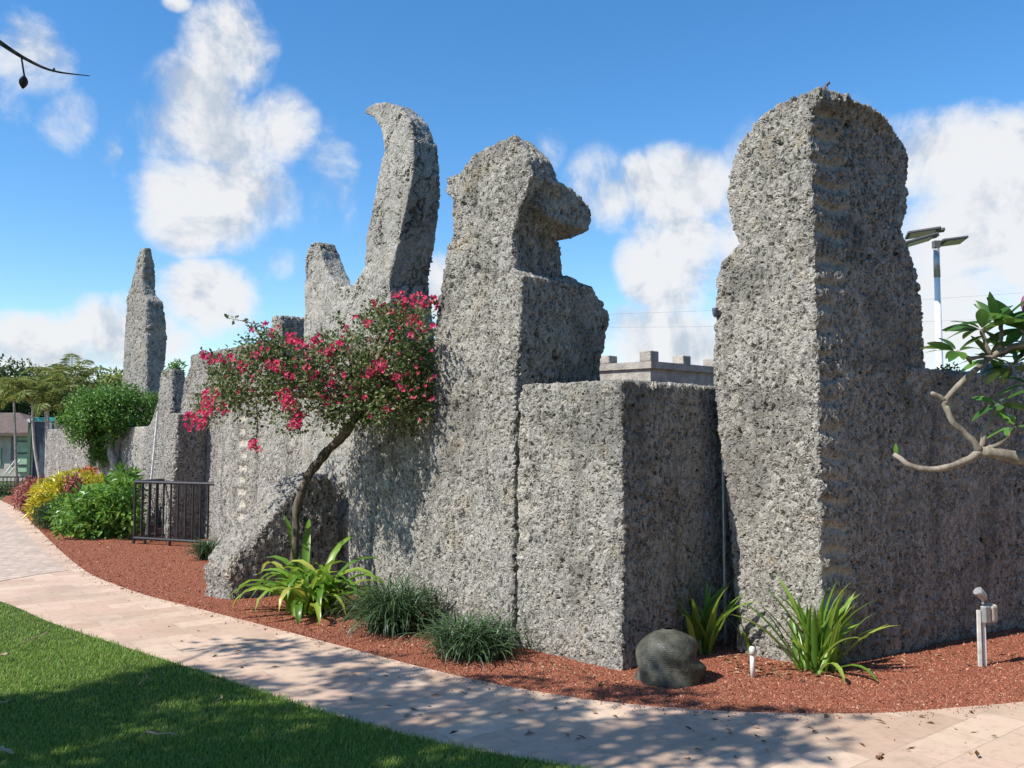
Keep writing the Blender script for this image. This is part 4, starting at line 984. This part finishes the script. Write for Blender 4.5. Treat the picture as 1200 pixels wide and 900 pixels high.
# ---- shade tree to the left of the camera: its shadow falls on lawn and path, one twig reaches into the sky
def shade_tree():
    base = np.array([-8.2, -1.2, 0]); e = empty('shade_tree', base, 'thin dark twig with a hanging pod, of a tree left of the view', 'tree')
    sh = [  # shadow outline on the ground, in metres
        [tuple(gnd(x, y)[:2]) for x, y in ((-80,836),(0,830),(100,822),(118,804),(165,796),(215,792),(255,798),(300,812),(350,834),(430,850),(520,872),(640,893),(640,990),(-200,990),(-200,830))]]
    C = []
    def up(g, h): return np.array([g[0], g[1], 0]) + sd * (h / sd[2])
    P2 = sample_poly(sh[0], 280)
    for g in P2: C.append(up(g, rng.uniform(4.9, 6.6)))
    # looser sprays whose shade is dappled
    dap = [(300,762,45,5,6),(370,775,60,6,8),(430,800,60,9,12),(520,826,80,10,14),(440,832,60,10,12),(620,842,60,9,9),(590,866,80,10,15),(690,880,70,12,13),(770,862,80,10,10),(860,880,90,14,14),(850,840,80,6,8),(930,848,60,6,6),(740,812,60,6,7),(560,802,60,5,6)]
    for cx, cy, rx, ry, n in dap:
        for _ in range(max(3, int(n * .72))):
            a_ = rng.uniform(0, 6.28); q = math.sqrt(rng.uniform(0, 1)); C.append(up(gnd(cx + rx * q * math.cos(a_), cy + ry * q * math.sin(a_)), rng.uniform(4.6, 6.4)))
    for _ in range(120): C.append(np.array([-7.2, -1.6, 6.2]) + unit(rng.normal(size=3)) * rng.uniform(.5, 1) * np.array([2.6, 2.4, 1.1]))
    C = np.array(C)
    P, D, Nn, L_, W_ = clump_leaves(C, 34, .23, (.09, .16), (.045, .075)); leaf_mesh('foliage', P, D, Nn, L_, W_, M['l_far'], e)
    t = MB(); t.tube(spline([base - (0, 0, .1), base + (.1, .1, 2), base + (.3, .2, 4.2)], 12), np.linspace(.24, .15, 12), 12); t.build('trunk', M['trunk_dark'], e, smooth=True)
    top = base + np.array([.3, .2, 4.2]); l = MB()
    for i in rng.choice(len(C), 40, replace=False): l.tube(spline([top, (top + C[i]) / 2 + (0, 0, .35), C[i]], 9), np.linspace(.07, .012, 9), 6)
    l.build('limbs', M['trunk_dark'], e, smooth=True)
    Y = 3.3; px = lambda x, y: at_y(x, y, Y)
    tw = MB(); tw.tube(spline([top, top + (2.2, 1.8, 1.0), px(-160, -40), px(-40, 22), px(0, 50), px(30, 69), px(62, 83), px(105, 89)], 50), np.interp(np.linspace(0, 1, 50), [0, .6, .8, 1], [.03, .0085, .0052, .0016]), 7)
    tw.tube([px(62, 83), px(64, 80)], .004, 5); tw.tube([px(25, 67), px(27, 80), px(28.5, 89)], .0035, 5); tw.build('twig', M['trunk_dark'], e, smooth=True)
    pd = MB(); a_ = px(28.5, 88); b_ = px(26.5, 104); f = np.linspace(0, 1, 9); pd.tube([a_ + (b_ - a_) * k for k in f], .0155 * np.sin(np.pi * f * .96 + .06) + .001, 10); pd.build('pod', paint_mat('pod_brown', (.045, .025, .025), .6, 0, .3, 30), e, smooth=True)
shade_tree()

# ---- shed, gate and teal frame at the far left
def shed():
    Y = 33.0; px = lambda x, y, dy=0: at_y(x, y, Y + dy); g = px(0, 560); e = empty('garden_shed', (g[0], Y, 0), 'low pale shed with brown hip roof and a green plank door', 'shed')
    wl = paint_mat('shed_wall', (.40, .375, .31), .8, 0, .2, 4); rf = paint_mat('shed_roof', (.12, .085, .07), .85, 0, .25, 6); gr = paint_mat('shed_green', (.28, .42, .27), .6, 0, .15, 5)
    x1 = px(37, 520)[0]; x0 = x1 - 6; zt = px(10, 507)[2]; zr = px(30, 493)[2]
    mb = MB(); mb.box(((x0 + x1) / 2, Y + 2, zt / 2), (x1 - x0, 4, zt)); mb.build('wall', wl, e)
    mb = MB(); a = .45; v = [(x0 - a, Y - a, zt), (x1 + a, Y - a, zt), (x1 + a, Y + 4 + a, zt), (x0 - a, Y + 4 + a, zt), (x0 + 1.8, Y + 2, zr + .35), (x1 - 1.6, Y + 2, zr + .35)]
    v += [(p[0], p[1], p[2] - .12) for p in v[:4]]
    mb.add(v, [(0, 1, 5, 4), (1, 2, 5), (2, 3, 4, 5), (3, 0, 4), (0, 6, 7, 1), (1, 7, 8, 2), (2, 8, 9, 3), (3, 9, 6, 0), (9, 8, 7, 6)]); mb.build('roof', rf, e)
    def pan(name, xa, ya, xb, yb, m, d=.05, par=e):
        A = px(xa, ya); B = px(xb, yb); q = MB(); q.box(((A[0] + B[0]) / 2, Y - d / 2 - .002, (A[2] + B[2]) / 2), (abs(B[0] - A[0]), d, abs(A[2] - B[2]))); return q.build(name, m, par)
    pan('window', 14, 512, 20, 546, M['dark_grey'])
    d = pan('door', 22, 510, 33, 553, gr, .08)
    for y in (517, 531, 545):
        q = MB(); A = px(20.5, y); q.box((px(27.5, y)[0], Y - .1, A[2]), (.36, .03, .05)); q.build('hinge', M['black'], d)
    pan('side_panel', -6, 525, 1.5, 545, gr, .06)
    for (xa, ya, xb, yb) in ((6, 555, 20, 537), (11, 555, 24, 539)):
        q = MB(); q.tube([px(xa, ya, -1), px(xb, yb, -1)], .025, 6); q.build('handrail', M['pvc'], e)
shed()
def gate_frame():
    Y = 30.0; px = lambda x, y, dy=0: at_y(x, y, Y + dy); g = px(38, 560); e = empty('teal_frame', (g[0], Y, 0), 'dark screened enclosure with a teal top rail behind the palm trunks', 'enclosure')
    teal = paint_mat('teal_paint', (.04, .36, .36), .5, 0, .15, 5); dk = paint_mat('screen_blue', (.035, .06, .09), .6, 0, .3, 5); gp = paint_mat('post_green', (.05, .10, .06), .5, 0, .2, 8)
    q = MB(); a = px(38, 489); b = px(64, 493.5); q.box(((a[0] + b[0]) / 2, Y, (a[2] + b[2]) / 2), (b[0] - a[0], .08, a[2] - b[2])); q.build('top_rail', teal, e)
    a = px(39, 494); b = px(60, 560); q = MB(); q.box(((a[0] + b[0]) / 2, Y + .06, a[2] / 2), (b[0] - a[0], .04, a[2] - .01)); q.build('screen', dk, e)
    for x in (36.5, 60):
        a = px(x, 495); q = MB(); q.box((a[0], Y - .06, a[2] / 2), (.11, .06, a[2])); q.build('post', gp if x < 40 else M['pvc'], e)
    a = px(36, 495); q = MB(); q.box((a[0], Y - .12, a[2] + .06), (.12, .12, .12)); q.build('lamp', M['white_paint'], e)
gate_frame()
def low_fence():
    Y = 27.5; e = empty('low_fence', (*at_y(10, 560, Y)[:2], 0), 'low dark picket fence in front of the shed', 'fence')
    x0 = at_y(-60, 560, Y)[0]; x1 = at_y(35, 560, Y)[0]; z = at_y(10, 559, Y)[2]
    for zz in (.12, z):
        q = MB(); q.box(((x0 + x1) / 2, Y, zz), (x1 - x0, .04, .04)); q.build('rail', M['black'], e)
    for x in np.arange(x0, x1, .12):
        q = MB(); q.box((x, Y, z / 2), (.02, .02, z)); q.build('picket', M['black'], e)
low_fence()

# ---- litter on the lawn and in the bed
M['litter'] = leaf_mat('litter_leaf', [(0, (.30, .22, .13)), (1, (.48, .38, .25))], .1, .8, .1)
for (ax_, ay, bx_, by, w, lab) in ((25,756,62,741,.02,'pale dry palm strip lying on the sunlit lawn'), (-8,772,12,768,.05,'curled brown leaf on the lawn at the left edge'), (168,861,205,865,.024,'short pale bark strip lying on the shaded lawn'), (162,803,175,793,.012,'thin straw twig on the shaded lawn near the path'), (-5,828,14,824,.03,'dry leaf strip on the shaded lawn at the left edge'), (250,826,262,818,.014,'small straw twig on the dark lawn edge beside the path'), (2,878,10,886,.04,'brown leaf at the lower left corner of the lawn')):
    a = gnd(ax_, ay, .07); b = gnd(bx_, by, .07); d = unit(b - a); s = np.cross(d, (0, 0, 1)); V = []; F = []
    for i in range(7):
        f = i / 6; c = a + (b - a) * f + np.array([0, 0, .02 * math.sin(f * 3.1) + .008 * math.sin(f * 9)]) + s * .02 * math.sin(f * 4); ww = w * (.4 + math.sin(math.pi * (f * .9 + .05)) * .6)
        V += [c + s * ww / 2 + (0, 0, .006), c, c - s * ww / 2 + (0, 0, .006)]
        if i < 6: k = i * 3; F += [(k, k + 1, k + 4, k + 3), (k + 1, k + 2, k + 5, k + 4)]
    o = np_mesh('dry_leaf', np.array(V), [np.array(F)], M['litter']); sm = o.modifiers.new('s', 'SOLIDIFY'); sm.thickness = .002; tag(o, lab, 'dry leaf', 'dry leaves and twigs on the lawn')
mb = MB(); a = gnd(807, 771); rr_ = rng.normal
bm_ = bmesh.new(); bmesh.ops.create_icosphere(bm_, subdivisions=2, radius=.018)
vv = np.array([v_.co[:] for v_ in bm_.verts]) * np.array([1.3, 1, .8]) * (1 + rng.normal(size=(len(bm_.verts), 1)) * .12) + a + (0, 0, .01); ff = [tuple(x.index for x in f_.verts) for f_ in bm_.faces]; bm_.free()
mb.add(vv, ff); tag(mb.build('pebble', M['white_paint']), 'small white pebble on the gravel beside the fake rock', 'pebble')

def leaf_litter():
    p = np.vstack([sample_poly([(838,752),(870,742),(930,770),(1000,772),(1010,790),(940,800),(860,790)], 320), sample_poly([(620,770),(700,790),(745,800),(700,806),(600,785)], 60), sample_poly([(1010,765),(1200,745),(1200,790),(1020,790)], 60), sample_poly([(300,700),(420,735),(400,750),(300,725)], 60)])
    P = np.array([gnd(x, y) for x, y in p]) + np.array([0, 0, .008]); n = len(P)
    D = unit(np.column_stack([rng.normal(size=(n, 2)), rng.normal(size=n) * .15])); Nn = unit(np.column_stack([rng.normal(size=(n, 2)) * .35, np.ones(n)]))
    m = leaf_mat('dead_leaf', [(0, (.07, .04, .025)), (.5, (.20, .11, .06)), (1, (.38, .26, .16))], .05, .85, .1)
    q = sample_poly([(150,720),(480,790),(800,840),(1180,830),(1180,890),(640,890),(330,810),(100,730)], 70); k = rng.choice(n, 70, replace=False); P[k] = np.array([gnd(x, y, PZ + .009) for x, y in q])
    o = leaf_mesh('leaf_litter', P, D, Nn, rng.uniform(.025, .075, n), rng.uniform(.012, .03, n), m, origin=(0, 0, 0)); tag(o, kind='stuff', label='dry brown leaf litter on the red gravel', cat='leaf litter')
leaf_litter()
# unseen trees added behind and right of the viewer to block sky fill light
for i, (x, y, r, h) in enumerate(((7.5, -3.5, 3.2, 6.5), (12.5, .5, 3.4, 7.0), (2.0, -8.0, 3.6, 7.0), (-3.5, -11.0, 3.4, 7.5), (17.5, 5.0, 3.6, 7.5), (12, -7, 4, 9))):
    e = empty('sky_blocker_tree', (x, y, 0), 'dense green tree added unseen behind the viewer to block sky light', 'tree', 'added sky-blocking trees behind the viewer')
    t = MB(); t.tube([(x, y, -.05), (x + .1, y, h * .3), (x, y + .1, h * .6)], [.22, .17, .1], 9); t.build('trunk', M['trunk_dark'], e, smooth=True)
    h *= 1.3; r *= 1.15
    C = np.array([np.array([x, y, h * .52]) + unit(rng.normal(size=3)) * rng.uniform(.7, 1) * np.array([r, r, h * .46]) for _ in range(230)]); C[:, 2] = np.maximum(C[:, 2], .5)
    P, D, Nn, L_, W_ = clump_leaves(C, 34, .55, (.22, .36), (.13, .2)); leaf_mesh('foliage', P, D, Nn, L_, W_, M['l_far'], e)
